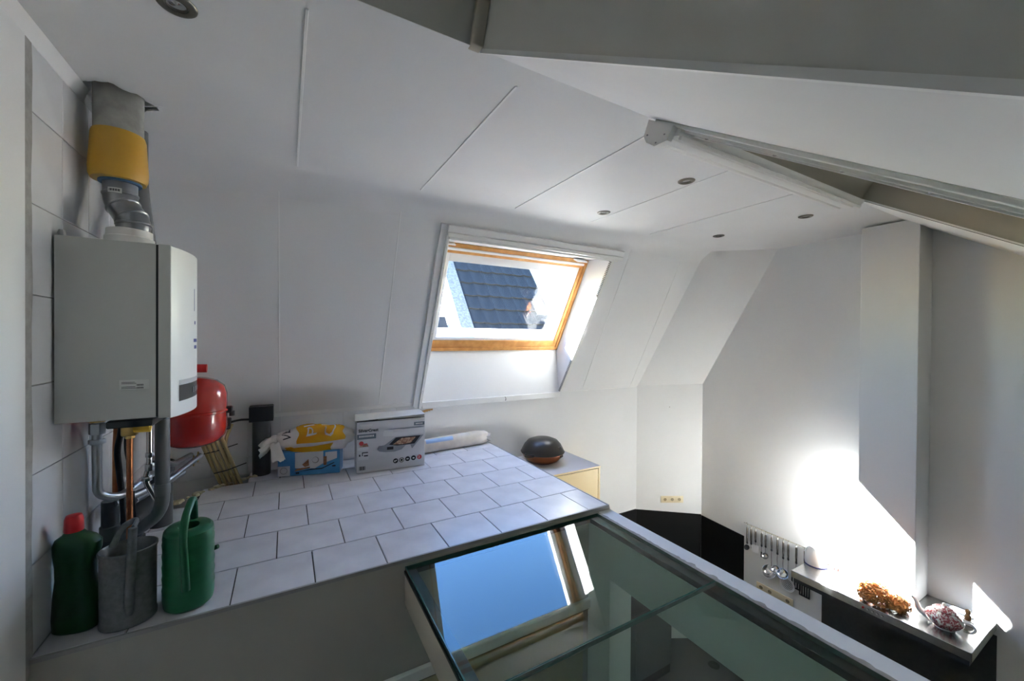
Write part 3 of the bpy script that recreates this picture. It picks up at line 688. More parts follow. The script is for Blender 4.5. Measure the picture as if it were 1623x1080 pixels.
pipe('copper_pipe', [V(-.640, 2.36, .74), V(-.640, 2.36, .66), V(-.655, 2.40, .58), V(-.655, 2.40, .36)], .0135, 'copper', 'copper pipe partly hidden behind the galvanised one', rad=.04, fit=(('elbow_fitting', V(-.640, 2.36, .71), .018, .05, 'brass', 12),))
pipe('copper_pipe', [V(-.565, 2.22, .70), V(-.565, 2.22, .06)], .011, 'copper', 'straight shiny copper pipe below the yellow gas valve', fit=(('nut', V(-.565, 2.22, .655), .017, .012, 'brass', 6),))
gv = thing('gas_valve', 'brass gas valve with a yellow handle under the boiler', 'valve', (-.56, 2.22, .66))
bm = B(); box(bm, -.59, -.54, 2.20, 2.245, .66, .72, .008, 2); obj('valve_body', bm, 'brass', gv)
bm = B(); tube(bm, [V(-.545, 2.20, .695), V(-.495, 2.20, .695)], [.02, .022], 10); obj('handle', bm, 'valve', gv)
pipe('condensate_pipe', [V(-.475, 2.29, .73), V(-.475, 2.29, .30), V(-.56, 2.34, .22), V(-.66, 2.42, .17)], .026, 'pvc_light', 'grey plastic condensate pipe bending left under the boiler', rad=.07, fit=(('socket', V(-.475, 2.29, .40), .029, .05, 'pvc_light', 16), ('clip', V(-.475, 2.29, .72), .029, .02, 'chrome', 16)))
pipe('black_hose', [V(-.62, 2.33, .74), V(-.62, 2.33, .66), V(-.64, 2.35, .58), V(-.62, 2.36, .30), V(-.63, 2.4, .10)], .011, 'black', 'black rubber hose hanging between the copper pipes', rad=.05)
pipe('black_cable', [V(-.60, 2.30, .73), V(-.605, 2.32, .56), V(-.585, 2.34, .44), V(-.60, 2.42, .30), V(-.6, 2.5, .02)], .004, 'black', 'thin black cable hanging under the boiler', rad=.06, seg=6)
pipe('flexible_hose', [V(-.53, 2.34, .70), V(-.53, 2.34, .50), V(-.545, 2.34, .43), V(-.505, 2.36, .32), V(-.52, 2.42, .22)], .011, 'chrome', 'braided steel hose with fittings beside the copper pipe', rad=.03,
     fit=(('coupling', V(-.53, 2.34, .49), .018, .03, 'chrome', 8), ('coupling', V(-.54, 2.34, .44), .02, .02, 'chrome', 8), ('coupling', V(-.53, 2.34, .545), .016, .02, 'chrome', 8)))
pipe('radiator_pipe', [V(-.50, 2.40, .73), V(-.50, 2.40, .50), V(-.485, 2.52, .44), V(-.46, 2.80, .415)], .013, 'galv', 'galvanised radiator pipe sloping up behind the condensate pipe', rad=.05, fit=(('coupling', V(-.50, 2.40, .66), .02, .02, 'brass', 8), ('coupling', V(-.50, 2.40, .54), .024, .05, 'black', 10)))
pipe('radiator_pipe', [V(-.66, 2.40, .33), V(-.52, 2.62, .34), V(-.43, 2.88, .385)], .015, 'galv', 'galvanised pipe sloping up low along the tiled wall', rad=.05)
pipe('radiator_pipe', [V(-.62, 2.5, .30), V(-.56, 2.70, .30), V(-.50, 2.84, .31)], .015, 'galv', 'lowest galvanised pipe, clipped to the wall behind the condensate bend', rad=.05)
for k, (x, y, z) in enumerate(((-.45, 2.82, .375), (-.437, 2.86, .383))):
    bm = B(); tube(bm, [V(x, y, z)+V(0, .02*math.cos(a), .03*math.sin(a)) for a in [math.pi*2*i/12 for i in range(13)]], .0022, 6); tag(obj('pipe_clip', bm, 'brass'), ('thin brass wire clip round the sloping pipes, nearer the condensate pipe', 'thin brass wire clip round the sloping pipes, nearer the red vessel')[k], 'clip', 'brass wire clips')
pipe('soil_pipe', [V(-.62, 2.95, .0), V(-.62, 2.95, .36)], .055, 'pvc', 'thick dark drain pipe stub standing in the wall corner', fit=(('socket', V(-.62, 2.95, .33), .062, .06, 'pvc', 18),))
pipe('soil_pipe', [V(-.66, 2.62, .0), V(-.66, 2.62, .17), V(-.60, 2.70, .22)], .045, 'pvc', 'dark drain pipe bend low behind the copper pipes', rad=.08, fit=(('socket', V(-.66, 2.62, .05), .052, .07, 'pvc', 18),))
pipe('soil_pipe', [V(-.68, 2.42, .0), V(-.68, 2.42, .34)], .03, 'pvc', 'dark upright drain pipe behind the red capped bottle', fit=(('socket', V(-.68, 2.42, .20), .036, .06, 'pvc', 16),))
bm = B(); lathe(bm, [(.012, 0), (.012, .05), (.02, .055), (.02, .075), (.008, .08)], (-.535, 2.2, .0), 10); tube(bm, [V(-.535, 2.2, .05), V(-.50, 2.19, .055)], .009, 8); tag(obj('drain_tap', bm, 'edge'), 'small dark drain tap on the tiles behind the zinc can', 'tap')
# standing vent pipe with black sleeve
vp = thing('vent_pipe', 'thick dark grey upright pipe with a black sleeve against the knee wall', 'pipe', (-.165, 3.665, 0))
bm = B(); lathe(bm, [(.062, 0), (.062, .46)], (-.165, 3.665, 0), 24); obj('tube', bm, 'pvc', vp)
bm = B(); box(bm, -.245, -.085, 3.60, 3.737, .42, .535, .003); obj('sleeve', bm, 'black', vp)
bm = B(); tube(bm, fillet([V(-.38, 3.70, .415), V(-.31, 3.71, .43), V(-.245, 3.71, .425)], .03, 4), .008, 8); obj('bracket_arm', bm, 'black', vp)
bm = B(); box(bm, -.40, -.365, 3.66, 3.735, .37, .45, .006); obj('wall_clamp', bm, 'black', vp)
# conduit bundle
cb = thing('conduit_bundle', 'bundle of cream electrical conduits tied with black wire', 'conduit', (-.36, 3.5, 0))
for k in range(5):
    a = V(-.55+.028*k, 3.22+.005*k, .60); c = V(-.40+.030*k, 3.60-.006*k, -.06); b = a.lerp(c, .5)
    bm = B(); tube(bm, fillet([a, b, c], .12, 5), .0125, 8); obj('conduit', bm, 'cable', cb)
for t_, z in ((.2, .42), (.45, .28), (.75, .12)):
    c = V(-.49+.16*t_, 3.33+.2*t_, z); bm = B(); tube(bm, [c+V(-.07, -.02, -.012), c+V(0, -.028, .0), c+V(.12, .0, .03)], .0035, 6); obj('tie', bm, 'black', cb)
bm = B(); tube(bm, fillet([V(-.36, 3.70, .40), V(-.40, 3.60, .28), V(-.36, 3.62, .12)], .08, 5), .012, 8); obj('conduit', bm, 'cable', cb)
# ================================================================ bottle and watering cans
bt = thing('detergent_bottle', 'dark green plastic bottle with red cap beside the tiled wall', 'bottle', (-.665, 2.055, 0))
bm = B(); rg = []
for z, rx, ry, dx in ((0, .060, .038, 0), (.006, .067, .043, 0), (.05, .069, .045, 0), (.13, .066, .042, 0), (.19, .055, .038, -.004), (.24, .056, .039, -.004), (.285, .066, .043, 0), (.315, .067, .042, .0), (.335, .056, .036, -.004), (.35, .032, .026, -.008), (.362, .022, .021, -.010)):
    rg.append(ring((-.665+dx, 2.055, z), rx, ry, 26, 2.6, rot=-.25))
loft(bm, rg); obj('bottle_body', bm, 'green_dark', bt)
bm = B(); lathe(bm, [(.026, .0), (.027, .003), (.025, .045), (.021, .058), (.010, .061)], (-.675, 2.055, .360), 20); obj('cap', bm, 'redplastic', bt)
bm = B(); tube(bm, fillet([V(-.64, 2.05, .335), V(-.618, 2.05, .33), V(-.614, 2.05, .29), V(-.63, 2.05, .24)], .02, 4), .010, 10); obj('grip', bm, 'green_dark', bt)
zc = thing('zinc_watering_can', 'old oval galvanised zinc watering can between the two green containers', 'watering can', (-.515, 2.01, 0))
bm = B(); cc = (-.517, 2.022)
outer = [(0, .078, .068), (.004, .082, .072), (.02, .082, .072), (.024, .080, .070), (.262, .081, .072), (.27, .085, .077), (.277, .085, .077), (.279, .081, .073)]
inner = [(.27, .077, .069), (.05, .074, .065), (.03, .05, .03)]
loft(bm, [ring((cc[0], cc[1], z), a, b, 36, 2.1, rot=.12) for z, a, b in outer+inner]); obj('can_body', bm, 'zinc', zc)
bm = B(); tube(bm, fillet([V(-.500, 1.965, .05), V(-.497, 1.948, .12), V(-.487, 1.938, .30), V(-.485, 1.940, .375)], .05, 4), [.016]*3+[.014]*20 if False else .0135, 12); obj('spout', bm, 'zinc', zc)
bm = B(); tube(bm, fillet([V(-.57, 2.045, .275), V(-.545, 2.06, .345), V(-.50, 2.06, .365), V(-.486, 1.95, .37)], .05, 5), .006, 8, flat=1.8); obj('handle', bm, 'zinc', zc)
gc = thing('green_watering_can', 'mid green plastic watering can with tall hoop handle', 'watering can', (-.345, 2.045, 0))
bm = B(); c = (-.342, 2.05); zs = [(0, .075), (.008, .083), (.03, .086)]
for k in range(5): zs += [(.06+.045*k, .086), (.072+.045*k, .0875), (.084+.045*k, .085)]
zs += [(.275, .086), (.295, .083), (.305, .073), (.309, .05), (.307, .036)]
zin = [(.300, .034), (.20, .06), (.02, .06)]
loft(bm, [ring((c[0], c[1], z), r*.97, r*1.14, 32, 2.2, rot=.2) for z, r in zs+zin]); obj('can_body', bm, 'green', gc)
bm = B(); tube(bm, fillet([V(-.335, 1.955, .09), V(-.335, 1.945, .13), V(-.345, 1.955, .30), V(-.343, 1.985, .365), V(-.336, 2.07, .405), V(-.335, 2.10, .395), V(-.335, 2.115, .295)], .05, 5), .011, 12, flat=1.25); obj('handle', bm, 'green', gc)
bm = B(); tube(bm, [V(-.262, 2.05, .192), V(-.245, 2.045, .198)], [.010, .009], 12); obj('spout', bm, 'green_dark', gc)
# ================================================================ printed boxes and bags
def boxmtx(x, y, ang): return Matrix.Translation(V(x, y, 0)) @ Matrix.Rotation(ang, 4, 'Z')
mb = boxmtx(.482, 3.304, math.radians(-4.5)); W_, H_, D_ = .535, .405, .22
gb = thing('appliance_box', 'grey printed appliance carton with torn open top flaps', 'box', (.74, 3.42, .002))
bm = B(); box(bm, 0, W_, 0, D_, .002, H_, .002, mtx=mb); cb_ = obj('carton', bm, 'boxgrey', gb)
bm = B(); hexa(bm, [mb @ V(-.012, .012, H_+.006), mb @ V(W_+.004, .0, H_+.026), mb @ V(W_+.0, D_, H_+.030), mb @ V(0, D_, H_+.022), mb @ V(-.012, .012, H_+.010), mb @ V(W_+.004, .0, H_+.030), mb @ V(W_+.0, D_, H_+.034), mb @ V(0, D_, H_+.026)]); obj('top_flap', bm, 'boxtop', gb)
bm = B(); hexa(bm, [mb @ V(.24, -.002, H_-.018), mb @ V(W_, -.004, H_-.01), mb @ V(W_, .02, H_+.028), mb @ V(.15, .02, H_+.012), mb @ V(.24, .002, H_-.016), mb @ V(W_, .0, H_-.006), mb @ V(W_, .022, H_+.031), mb @ V(.15, .022, H_+.015)]); obj('torn_flap', bm, 'boxtop', gb)
bm = B(); box(bm, .002, W_-.002, .004, D_-.01, H_-.001, H_+.007, mtx=mb); obj('gap', bm, 'dark', gb)  # solid dark slab, painted as the shade under the open flap
def art(m, *polys, off=.001, parent=None, name='print'):
    fine = name in ('bar_code_print', 'banner_print', 'white_print'); bm = B()
    for p in polys:
        if not fine: bm = B()
        prism(bm, [mb @ V(x, -.0003-off, z) for x, z in p], (mb.to_3x3() @ V(0, .0008, 0)))
        if not fine: obj(name, bm, m, parent or cb_)
    if fine: obj(name, bm, m, parent or cb_)['kind'] = 'stuff'
def rct(x0, x1, z0, z1): return [(x0, z0), (x1, z0), (x1, z1), (x0, z1)]
def circ(x, z, r, n=18): return [(x+r*math.cos(2*math.pi*i/n), z+r*math.sin(2*math.pi*i/n)) for i in range(n)]
art('boxslate', rct(.004, .145, .268, .308), rct(.445, .532, .345, .373))
art('applwhite', rct(.012, .09, .183, .203), rct(.012, .09, .105, .128), [(.02, .385), (.12, .385), (.115, .37), (.035, .37)], [(.20, .305), (.21, .325), (.53, .322), (.525, .275), (.36, .268), (.20, .278)], name='pale_print')
art('applgrey', [(.20, .333), (.50, .338), (.53, .326), (.36, .322)], [(.155, .175), (.165, .203), (.21, .205), (.295, .262), (.525, .262), (.43, .155), (.415, .19), (.38, .19), (.345, .158), (.29, .145), (.22, .148), (.17, .158)], off=.0014, name='appliance_picture')
art('ink', [(.245, .205), (.30, .258), (.50, .258), (.45, .195), (.31, .192)], rct(.23, .28, .165, .188), rct(.04, .085, .158, .166), rct(.04, .046, .138, .16), rct(.055, .085, .132, .142), rct(.018, .028, .135, .15), circ(.298, .068, .02), circ(.346, .070, .02), circ(.394, .074, .02), circ(.442, .076, .02), off=.0018, name='black_print')
art('food', [(.275, .205), (.345, .25), (.46, .25), (.42, .205), (.35, .20)], [(.02, .208), (.09, .208), (.08, .23), (.04, .235)], off=.0022, name='food_picture')
art('paper', circ(.346, .070, .015), rct(.287, .297, .06, .073), rct(.300, .308, .066, .076), rct(.385, .402, .070, .077), rct(.435, .45, .070, .08), off=.0023, name='white_print')
art('ink', circ(.346, .070, .009), *[rct(.018+.006*k, .0205+.006*k+.0015*(k % 3), .025, .055) for k in range(8)], off=.0027, name='bar_code_print')
art('redprint', circ(.491, .078, .019), circ(.035, .237, .017), rct(.055, .08, .226, .234), off=.0025, name='red_print')
art('paper', *[rct(.018+.0115*k, .0255+.0115*k, .284, .298) for k in range(10)], *[rct(.46+.012*k, .467+.012*k, .354, .364) for k in range(5)], off=.0016, name='banner_print')
rotx = Matrix.Rotation(math.pi/2, 4, 'X')
obj('brand_print', text_bm('SilverCrest', .033, mb @ Matrix.Translation(V(.088, -.0014, .335)) @ rotx, bold=.0009), 'ink', cb_)
obj('badge_print', text_bm('3', .028, mb @ Matrix.Translation(V(.488, -.0032, .078)) @ rotx), 'paper', cb_)
# blue printed box
mb = boxmtx(-.054, 3.514, math.radians(-15)); 
bb = thing('toaster_box', 'blue and white printed carton under the yellow plastic bag', 'box', (.18, 3.55, .002))
bm = B(); box(bm, 0, .44, 0, .16, .002, .185, .002, mtx=mb); cb_ = obj('carton', bm, 'blueprint', bb)
art('applwhite', rct(.002, .085, .004, .08), [(.12, .06), (.12, .18), (.32, .18), (.32, .085), (.26, .05)], [(.335, .09), (.42, .12), (.42, .175), (.335, .17)], name='pale_print')
art('bread', [(.17, .085), (.215, .125), (.22, .075), (.19, .065)], rct(.322, .345, .07, .14), [(.115, .035), (.225, .055), (.225, .065), (.13, .055)], off=.0014, name='bread_picture')
art('edge', circ(.042, .045, .026), circ(.265, .115, .025), off=.0016, name='appliance_picture')
art('applwhite', circ(.042, .045, .022), circ(.262, .117, .020), off=.002, name='appliance_face')
art('ink', [(.14, .03), (.23, .048), (.31, .05), (.40, .09), (.40, .083), (.31, .042), (.23, .04)], rct(.125, .15, .016, .028), rct(.385, .41, .055, .066), off=.0018, name='black_print')
# yellow and white plastic bag lying over the blue box
BX0, BX1 = -.06, .475
def bag_top(s, t):      # s along, t around 0..1
    x = BX0+(BX1-BX0)*s; fat = math.sin(math.pi*min(1, max(0, .08+.9*s)))**.45
    a = 2*math.pi*t
    w_ = (.115*fat+.012)*(1+.05*math.sin(9*s+3*a)); h_ = (.088*fat+.01)*(1+.07*math.sin(13*s+2*a)+.05*math.sin(23*s+5*a))
    yc = 3.585-.16*s*.9+.02*math.sin(4*s); zc_ = .285-.03*(1-s)**2
    return V(x+.01*math.sin(5*a+6*s), yc+w_*math.cos(a), zc_+h_*math.sin(a)-(.03*max(0, -math.sin(a)) if .2 < s < .9 else 0))
bag = thing('plastic_bag', 'crumpled white and yellow plastic bag lying on the blue carton', 'bag', (.17, 3.5, .19))
bm = B(); loft(bm, [[bag_top(s/30, t/28) for t in range(28)] for s in range(31)]); obj('film', bm, 'bagwhite', bag)
bm = B(); N = 18; rows_ = []
def patch(s0, s1, t0, t1, off, mname, nm, ns=16, ntt=12, skew=0):
    bm = B(); vs = [[None]*(ntt+1) for _ in range(ns+1)]
    for i in range(ns+1):
        for j in range(ntt+1):
            s = s0+(s1-s0)*i/ns; t = t0+(t1-t0)*j/ntt+skew*(i/ns); p = bag_top(s, t); q = bag_top(s, t+.5); c_ = (p+q)/2
            vs[i][j] = bm.verts.new(p+(p-c_).normalized()*off)
    for i in range(ns):
        for j in range(ntt): bm.faces.new((vs[i][j], vs[i+1][j], vs[i+1][j+1], vs[i][j+1]))
    return obj(nm, bm, mname, bag)
patch(.26, .86, .14, .52, .0015, 'bagyellow', 'yellow_print')
patch(.10, .70, .57, .80, .0015, 'bagyellow', 'yellow_print', skew=-.03)
def bag_text(s, s_c, t_c, size, m, rot):
    bm = text_bm(s, 1.0, Matrix.Identity(4), depth=.0)
    bmesh.ops.triangulate(bm, faces=bm.faces); bmesh.ops.subdivide_edges(bm, edges=bm.edges, cuts=2)
    for v in bm.verts:
        x, y = v.co.x, v.co.y; x, y = x*math.cos(rot)-y*math.sin(rot), x*math.sin(rot)+y*math.cos(rot)
        ss = s_c+x*size/.61; tt = t_c-y*size/.46; p = bag_top(ss, tt); q = bag_top(ss, tt+.5); v.co = p+(p-(p+q)/2).normalized()*.003
    obj('lettering', bm, m, bag)
bag_text('PI', .44, .35, .12, 'bagwhite', math.pi/2+.1); bag_text('CI', .68, .34, .13, 'bagwhite', math.pi/2+.1); bag_text('VB', .13, .36, .085, 'ink', math.pi/2-.3)
bm = B(); loft(bm, [[V(-.04-.13*s+.012*math.sin(3*t+8*s), 3.57-.05*s+(.03+.035*s)*math.cos(2*math.pi*t/16), 0.275-.06*s*s+(.03+.025*s)*math.sin(2*math.pi*t/16)*(1+.25*math.sin(t*2.2+5*s))) for t in range(16)] for s in [k/8 for k in range(9)]], (True, False)); obj('crumpled_end', bm, 'bagwhite', bag)
bm = B(); loft(bm, [[V(-.075+.03*s+.03*math.cos(2*math.pi*t/14)*(1+.5*s), 3.47-.03*s+.012*math.sin(2*math.pi*t/14), 0.275-.13*s+.01*math.sin(t*2.1)) for t in range(14)] for s in [k/6 for k in range(7)]], (True, False)); obj('crumpled_end', bm, 'bagwhite', bag)
# long wrapped roll against the knee wall
rl = thing('wrapped_roll', 'long cream film wrapped roll with blue print lying along the knee wall', 'roll', (1.42, 3.64, 0))
def roll_pt(s, t):
    x = 1.03+.76*s; a = 2*math.pi*t; e = 1 if s < .82 else 1-.35*((s-.82)/.18)**2
    cr = 1+(.10*math.sin(7*a+30*s)*max(0, s-.6)/.4)
    y = 3.600+.085*s+.055*cr*e*math.copysign(abs(math.cos(a))**.7, math.cos(a)); z = .064+.062*cr*e*math.copysign(abs(math.sin(a))**.7, math.sin(a))+.012*s*max(0, math.sin(a))
    return V(x, y-.02*s, max(.001, z))
bm = B(); loft(bm, [[roll_pt(s/26, t/26) for t in range(26)] for s in range(27)]); obj('wrap', bm, 'bagcream', rl)
bm = B(); vs = [[bm.verts.new(roll_pt(.12+.36*i/10, .30+.14*j/5)+V(0, -.0012, .0012)) for j in range(6)] for i in range(11)]
for i in range(10):
    for j in range(5): bm.faces.new((vs[i][j], vs[i+1][j], vs[i+1][j+1], vs[i][j+1]))
obj('blue_print', bm, 'bagblue', rl)
bm = B(); loft(bm, [[V(1.765+.045*s+.01*math.sin(3*t), 3.655+(.03+.022*s)*math.cos(2*math.pi*t/14), .062+(.026+.02*s)*math.sin(2*math.pi*t/14)*(1+.3*math.sin(2*t+4*s))) for t in range(14)] for s in [k/5 for k in range(6)]], (True, False)); obj('crumpled_end', bm, 'bagwhite', rl)
# ================================================================ yellow cabinet and hinged pan
cab = thing('cabinet', 'cream yellow cabinet with pale top standing beyond the platform', 'cabinet', (2.35, 3.40, ZF))
CX0, CX1, CY0, CY1, CZ = 1.86, 2.79, 3.07, 3.735, -.22
bm = B(); box(bm, CX0, CX1, CY0+.018, CY1, ZF, CZ-.018, .002); obj('body', bm, 'cabinet', cab)
bm = B(); box(bm, CX0-.0, CX1+.004, CY0-.002, CY1, CZ-.018, CZ-.001, .002); obj('top_edge', bm, 'cabinet', cab)
bm = B(); box(bm, CX0, CX1+.003, CY0, CY1, CZ-.0009, CZ, 0); obj('top', bm, 'cabtop', cab)
bm = B(); box(bm, CX0, CX1-.028, CY0, CY0+.017, -1.5, CZ-.024, .001); obj('door', bm, 'cabinet', cab)
bm = B(); box(bm, CX1-.022, CX1, CY0, CY0+.018, ZF, CZ-.019, .001); obj('side_panel', bm, 'cabinet', cab)
bm = B(); box(bm, CX1-.028, CX1-.022, CY0+.008, CY0+.0185, ZF, CZ-.024); box(bm, CX0, CX1-.022, CY0+.008, CY0+.0185, CZ-.024, CZ-.0185); obj('gap', bm, 'ink', cab)
px, py, pz = 2.345, 3.46, CZ
pan = thing('hinged_pan', 'round hinged pan with black domed lid and brown base on the cabinet', 'pan', (px, py, pz))
R = .225
bm = B(); lathe(bm, [(.07, 0), (.12, .006), (.165, .03), (.20, .065), (R-.01, .098), (R, .105), (R, .11)], (px, py, pz), 36); obj('base', bm, 'panbrown', pan)
bm = B(); lathe(bm, [(R+.002, .110), (R+.006, .114), (R, .122), (.212, .15), (.19, .19), (.155, .228), (.10, .25), (.05, .257), (.001, .258)], (px, py, pz), 36); lid = obj('lid', bm, 'iron', pan)
a = math.radians(-62); d_ = V(math.cos(a), math.sin(a), 0); tt_ = V(-d_.y, d_.x, 0)
bm = B(); c0 = V(px, py, pz)+d_*(R-.012); hexa(bm, [c0-tt_*.022+V(0, 0, .08), c0+tt_*.022+V(0, 0, .08), c0+tt_*.022+d_*.016+V(0, 0, .085), c0-tt_*.022+d_*.016+V(0, 0, .085), c0-tt_*.022-d_*.03+V(0, 0, .185), c0+tt_*.022-d_*.03+V(0, 0, .185), c0+tt_*.022-d_*.012+V(0, 0, .185), c0-tt_*.022-d_*.012+V(0, 0, .185)], .003); obj('clasp', bm, 'iron', pan)
a = math.radians(200); d_ = V(math.cos(a), math.sin(a), 0); tt_ = V(-d_.y, d_.x, 0); c0 = V(px, py, pz+.108)+d_*(R-.005)
for z in (0, .018):
    bm = B(); tube(bm, fillet([c0-tt_*.05+V(0, 0, z), c0-tt_*.03+d_*.045+V(0, 0, z), c0+tt_*.03+d_*.045+V(0, 0, z), c0+tt_*.05+V(0, 0, z)], .02, 4), .006, 8); obj('handle', bm, 'iron', pan)
# ================================================================ wall sockets
def socket_strip(name, label, mtx, w_, h_, centres):
    """local: x along the wall, y out of the wall (towards the room is -y), z up"""
    o0 = mtx @ V(0, 0, 0); t = thing(name, label, 'socket', tuple(o0), 'cream wall sockets')
    bm = B(); box(bm, -w_/2, w_/2, -.012, 0, -h_/2, h_/2, .004, 2, mtx=mtx); pl_ = obj('plate', bm, 'socket', t)
    for c_ in centres:
        bm = B(); ro = [[mtx @ V(c_+r*math.cos(2*math.pi*i/20), y, r*math.sin(2*math.pi*i/20)) for i in range(20)] for r, y in ((.030, -.0125), (.028, -.0145), (.0215, -.0145), (.0205, -.0125), (.0205, -.0122))]
        loft(bm, ro, (False, False)); obj('socket_ring', bm, 'socket', pl_)
        bm = B(); prism(bm, [mtx @ V(c_+.0205*math.cos(2*math.pi*i/20), -.0123, .0205*math.sin(2*math.pi*i/20)) for i in range(20)], mtx.to_3x3() @ V(0, -.0004, 0)); obj('socket_well', bm, 'socket_in', pl_)
        bm = B()
        for dx in (-.0095, .0095): prism(bm, [mtx @ V(c_+dx+.003*math.cos(2*math.pi*i/10), -.0129, .003*math.sin(2*math.pi*i/10)) for i in range(10)], mtx.to_3x3() @ V(0, -.0004, 0))
        obj('pin_hole', bm, 'ink', pl_)
ch = (A1-A0).normalized(); ang = math.atan2(ch.y, ch.x); cpos = A0.lerp(A1, .545)
socket_strip('wall_socket', 'cream triple wall socket on the chamfered corner wall', Matrix.Translation(V(cpos.x, cpos.y, -1.045)) @ Matrix.Rotation(ang, 4, 'Z'), .30, .088, (-.095, 0, .095))
socket_strip('wall_socket', 'long cream socket strip on the right wall under the hanging ladles', Matrix.Translation(V(XW, 2.41, -1.79)) @ Matrix.Rotation(-math.pi/2, 4, 'Z'), .385, .085, (-.14, -.045, .14))
bm = B(); lathe(bm, [(.004, -.004), (.004, .004)], (4.41, 3.531, .18), 8); tag(obj('wall_plug', bm, 'ink'), 'tiny dark plug hole high on the chamfered wall', 'plug')
# black splash panels
def chp(t, out, z): p = A0.lerp(A1, t); nrm = V(ch.y, -ch.x, 0); return V(p.x, p.y, z)+nrm*out
bm = B(); hexa(bm, [chp(0, .012, -2.0), chp(.99, .012, -2.0), chp(.99, .0, -2.0), chp(0, .0, -2.0), chp(0, .012, -1.175), chp(.99, .012, -1.245), chp(.99, .0, -1.245), chp(0, .0, -1.175)]); tag(obj('splash_panel', bm, 'blackpanel'), 'black splash panel on the chamfered corner under the triple socket', 'panel')
bm = B(); box(bm, XW-.012, XW, 2.755, 3.318, -2.0, -1.285, .001)
for v in bm.verts:
    if v.co.z > -1.5 and v.co.y > 3: v.co.z += .03
tag(obj('splash_panel', bm, 'blackpanel'), 'black splash panel on the right wall left of the hanging utensils', 'panel')
bm = B(); hexa(bm, [V(2.80, YB-.012, -2.0), V(4.02, YB-.012, -2.0), V(4.02, YB, -2.0), V(2.80, YB, -2.0), V(2.80, YB-.012, -1.17), V(4.02, YB-.012, -1.17), V(4.02, YB, -1.17), V(2.80, YB, -1.17)]); tag(obj('splash_panel', bm, 'blackpanel'), 'black splash panel on the knee wall, mostly hidden by the ledge', 'panel')
bc = thing('base_cabinet', 'dark kitchen base cabinet under the knee wall, seen dimly through the glass', 'cabinet', (3.4, 3.43, ZF))
obj('body', box(B(), 2.81, 4.0, 3.16, YB-.002, ZF, -2.04), 'blackpanel', bc)
obj('worktop', box(B(), 2.81, 4.0, 3.12, YB-.002, -2.04, -2.0, .003), 'blackpanel', bc)
for k in range(2): obj('door', box(B(), 2.815+.595*k, 3.40+.595*k, 3.14, 3.16, ZF+.12, -2.06, .002), 'greendoor', bc)
# ================================================================ cooker hood
hd = thing('cooker_hood', 'stainless steel wall hood with push buttons on its front edge', 'hood', (4.48, 1.37, -1.255))
bm = B(); box(bm, 4.16, XW-.002, .803, 1.945, -1.165, -1.1, .003); hb = obj('hood_canopy', bm, 'steel', hd)
bm = B(); box(bm, 4.175, XW-.002, .818, 1.93, -1.205, -1.165); obj('hood_underside', bm, 'steel_dark', hd)
for k in range(5):
    y = 1.405-.030*k; bm = B(); tube(bm, [V(4.162, y, -1.132), V(4.154, y, -1.132)], [.0085, .0075], 12); obj('push_button', bm, 'redplastic' if k == 0 else 'chrome', hb)
bm = B(); box(bm, XW-.006, XW-.001, .80, 1.955, -2.2, -1.206, .001); tag(obj('steel_splash_panel', bm, 'steel_dark'), 'tall stainless steel splash panel below the hood', 'panel')
# ================================================================ utensil rail
ur = thing('utensil_rail', 'thin steel rail with hooks on the right wall', 'rail', (4.775, 2.45, -1.12))
bm = B(); tube(bm, [V(4.772, 2.735, -1.115), V(4.772, 2.02, -1.118)], .005, 8); obj('bar', bm, 'chrome', ur)
bm = B(); tube(bm, [V(4.80, 2.725, -1.115), V(4.772, 2.725, -1.115)], .006, 8); lathe(bm, [(.001, -.009), (.008, -.005), (.008, .005), (.001, .009)], (4.772, 2.74, -1.115), 10); obj('bar_bracket', bm, 'chrome', ur)
bm = B(); tube(bm, [V(4.80, 2.06, -1.117), V(4.772, 2.06, -1.117)], .006, 8); obj('bar_bracket', bm, 'chrome', ur)
HK = [2.702, 2.656, 2.606, 2.538, 2.494, 2.430, 2.368, 2.309, 2.258, 2.180, 2.10]
for y in HK:
    bm = B(); tube(bm, [V(4.772, y, -1.108), V(4.764, y, -1.112), V(4.764, y, -1.128), V(4.768, y, -1.142), V(4.776, y, -1.146)], .0018, 6); obj('hook', bm, 'chrome', ur)
UX = 4.768
def utensil(name, y, label, hl, shaft, head):
    z0 = -1.140; t = thing(name, label, 'utensil', (UX, y, z0-hl-shaft), 'hanging kitchen utensils')
    bm = B(); tube(bm, [V(UX, y+.006*math.cos(a), z0+.0+.008*math.sin(a)) for a in [2*math.pi*i/10 for i in range(11)]], .0018, 6); obj('loop', bm, 'chrome', t)
    bm = B(); loft(bm, [ring((UX, y, z), .006*k, .0105*k, 12) for z, k in ((z0-.008, .6), (z0-.02, 1), (z0-hl*.6, 1.05), (z0-hl+.012, .9), (z0-hl, .55))]); h = obj('handle', bm, 'chrome', t)
    bm = B(); lathe(bm, [(.0095, -.012), (.0105, 0), (.0095, .012)], (UX, y, z0-hl+.006), 10, .7, 1); obj('ferrule', bm, 'ink', h)
    ze = z0-hl-shaft
    bm = B(); tube(bm, [V(UX, y, z0-hl+.004), V(UX-.004, y, (z0-hl+ze)/2), V(UX, y, ze)], .0035, 8); obj('shaft', bm, 'chrome', t)
    if head: head(t, y, ze)
    return t
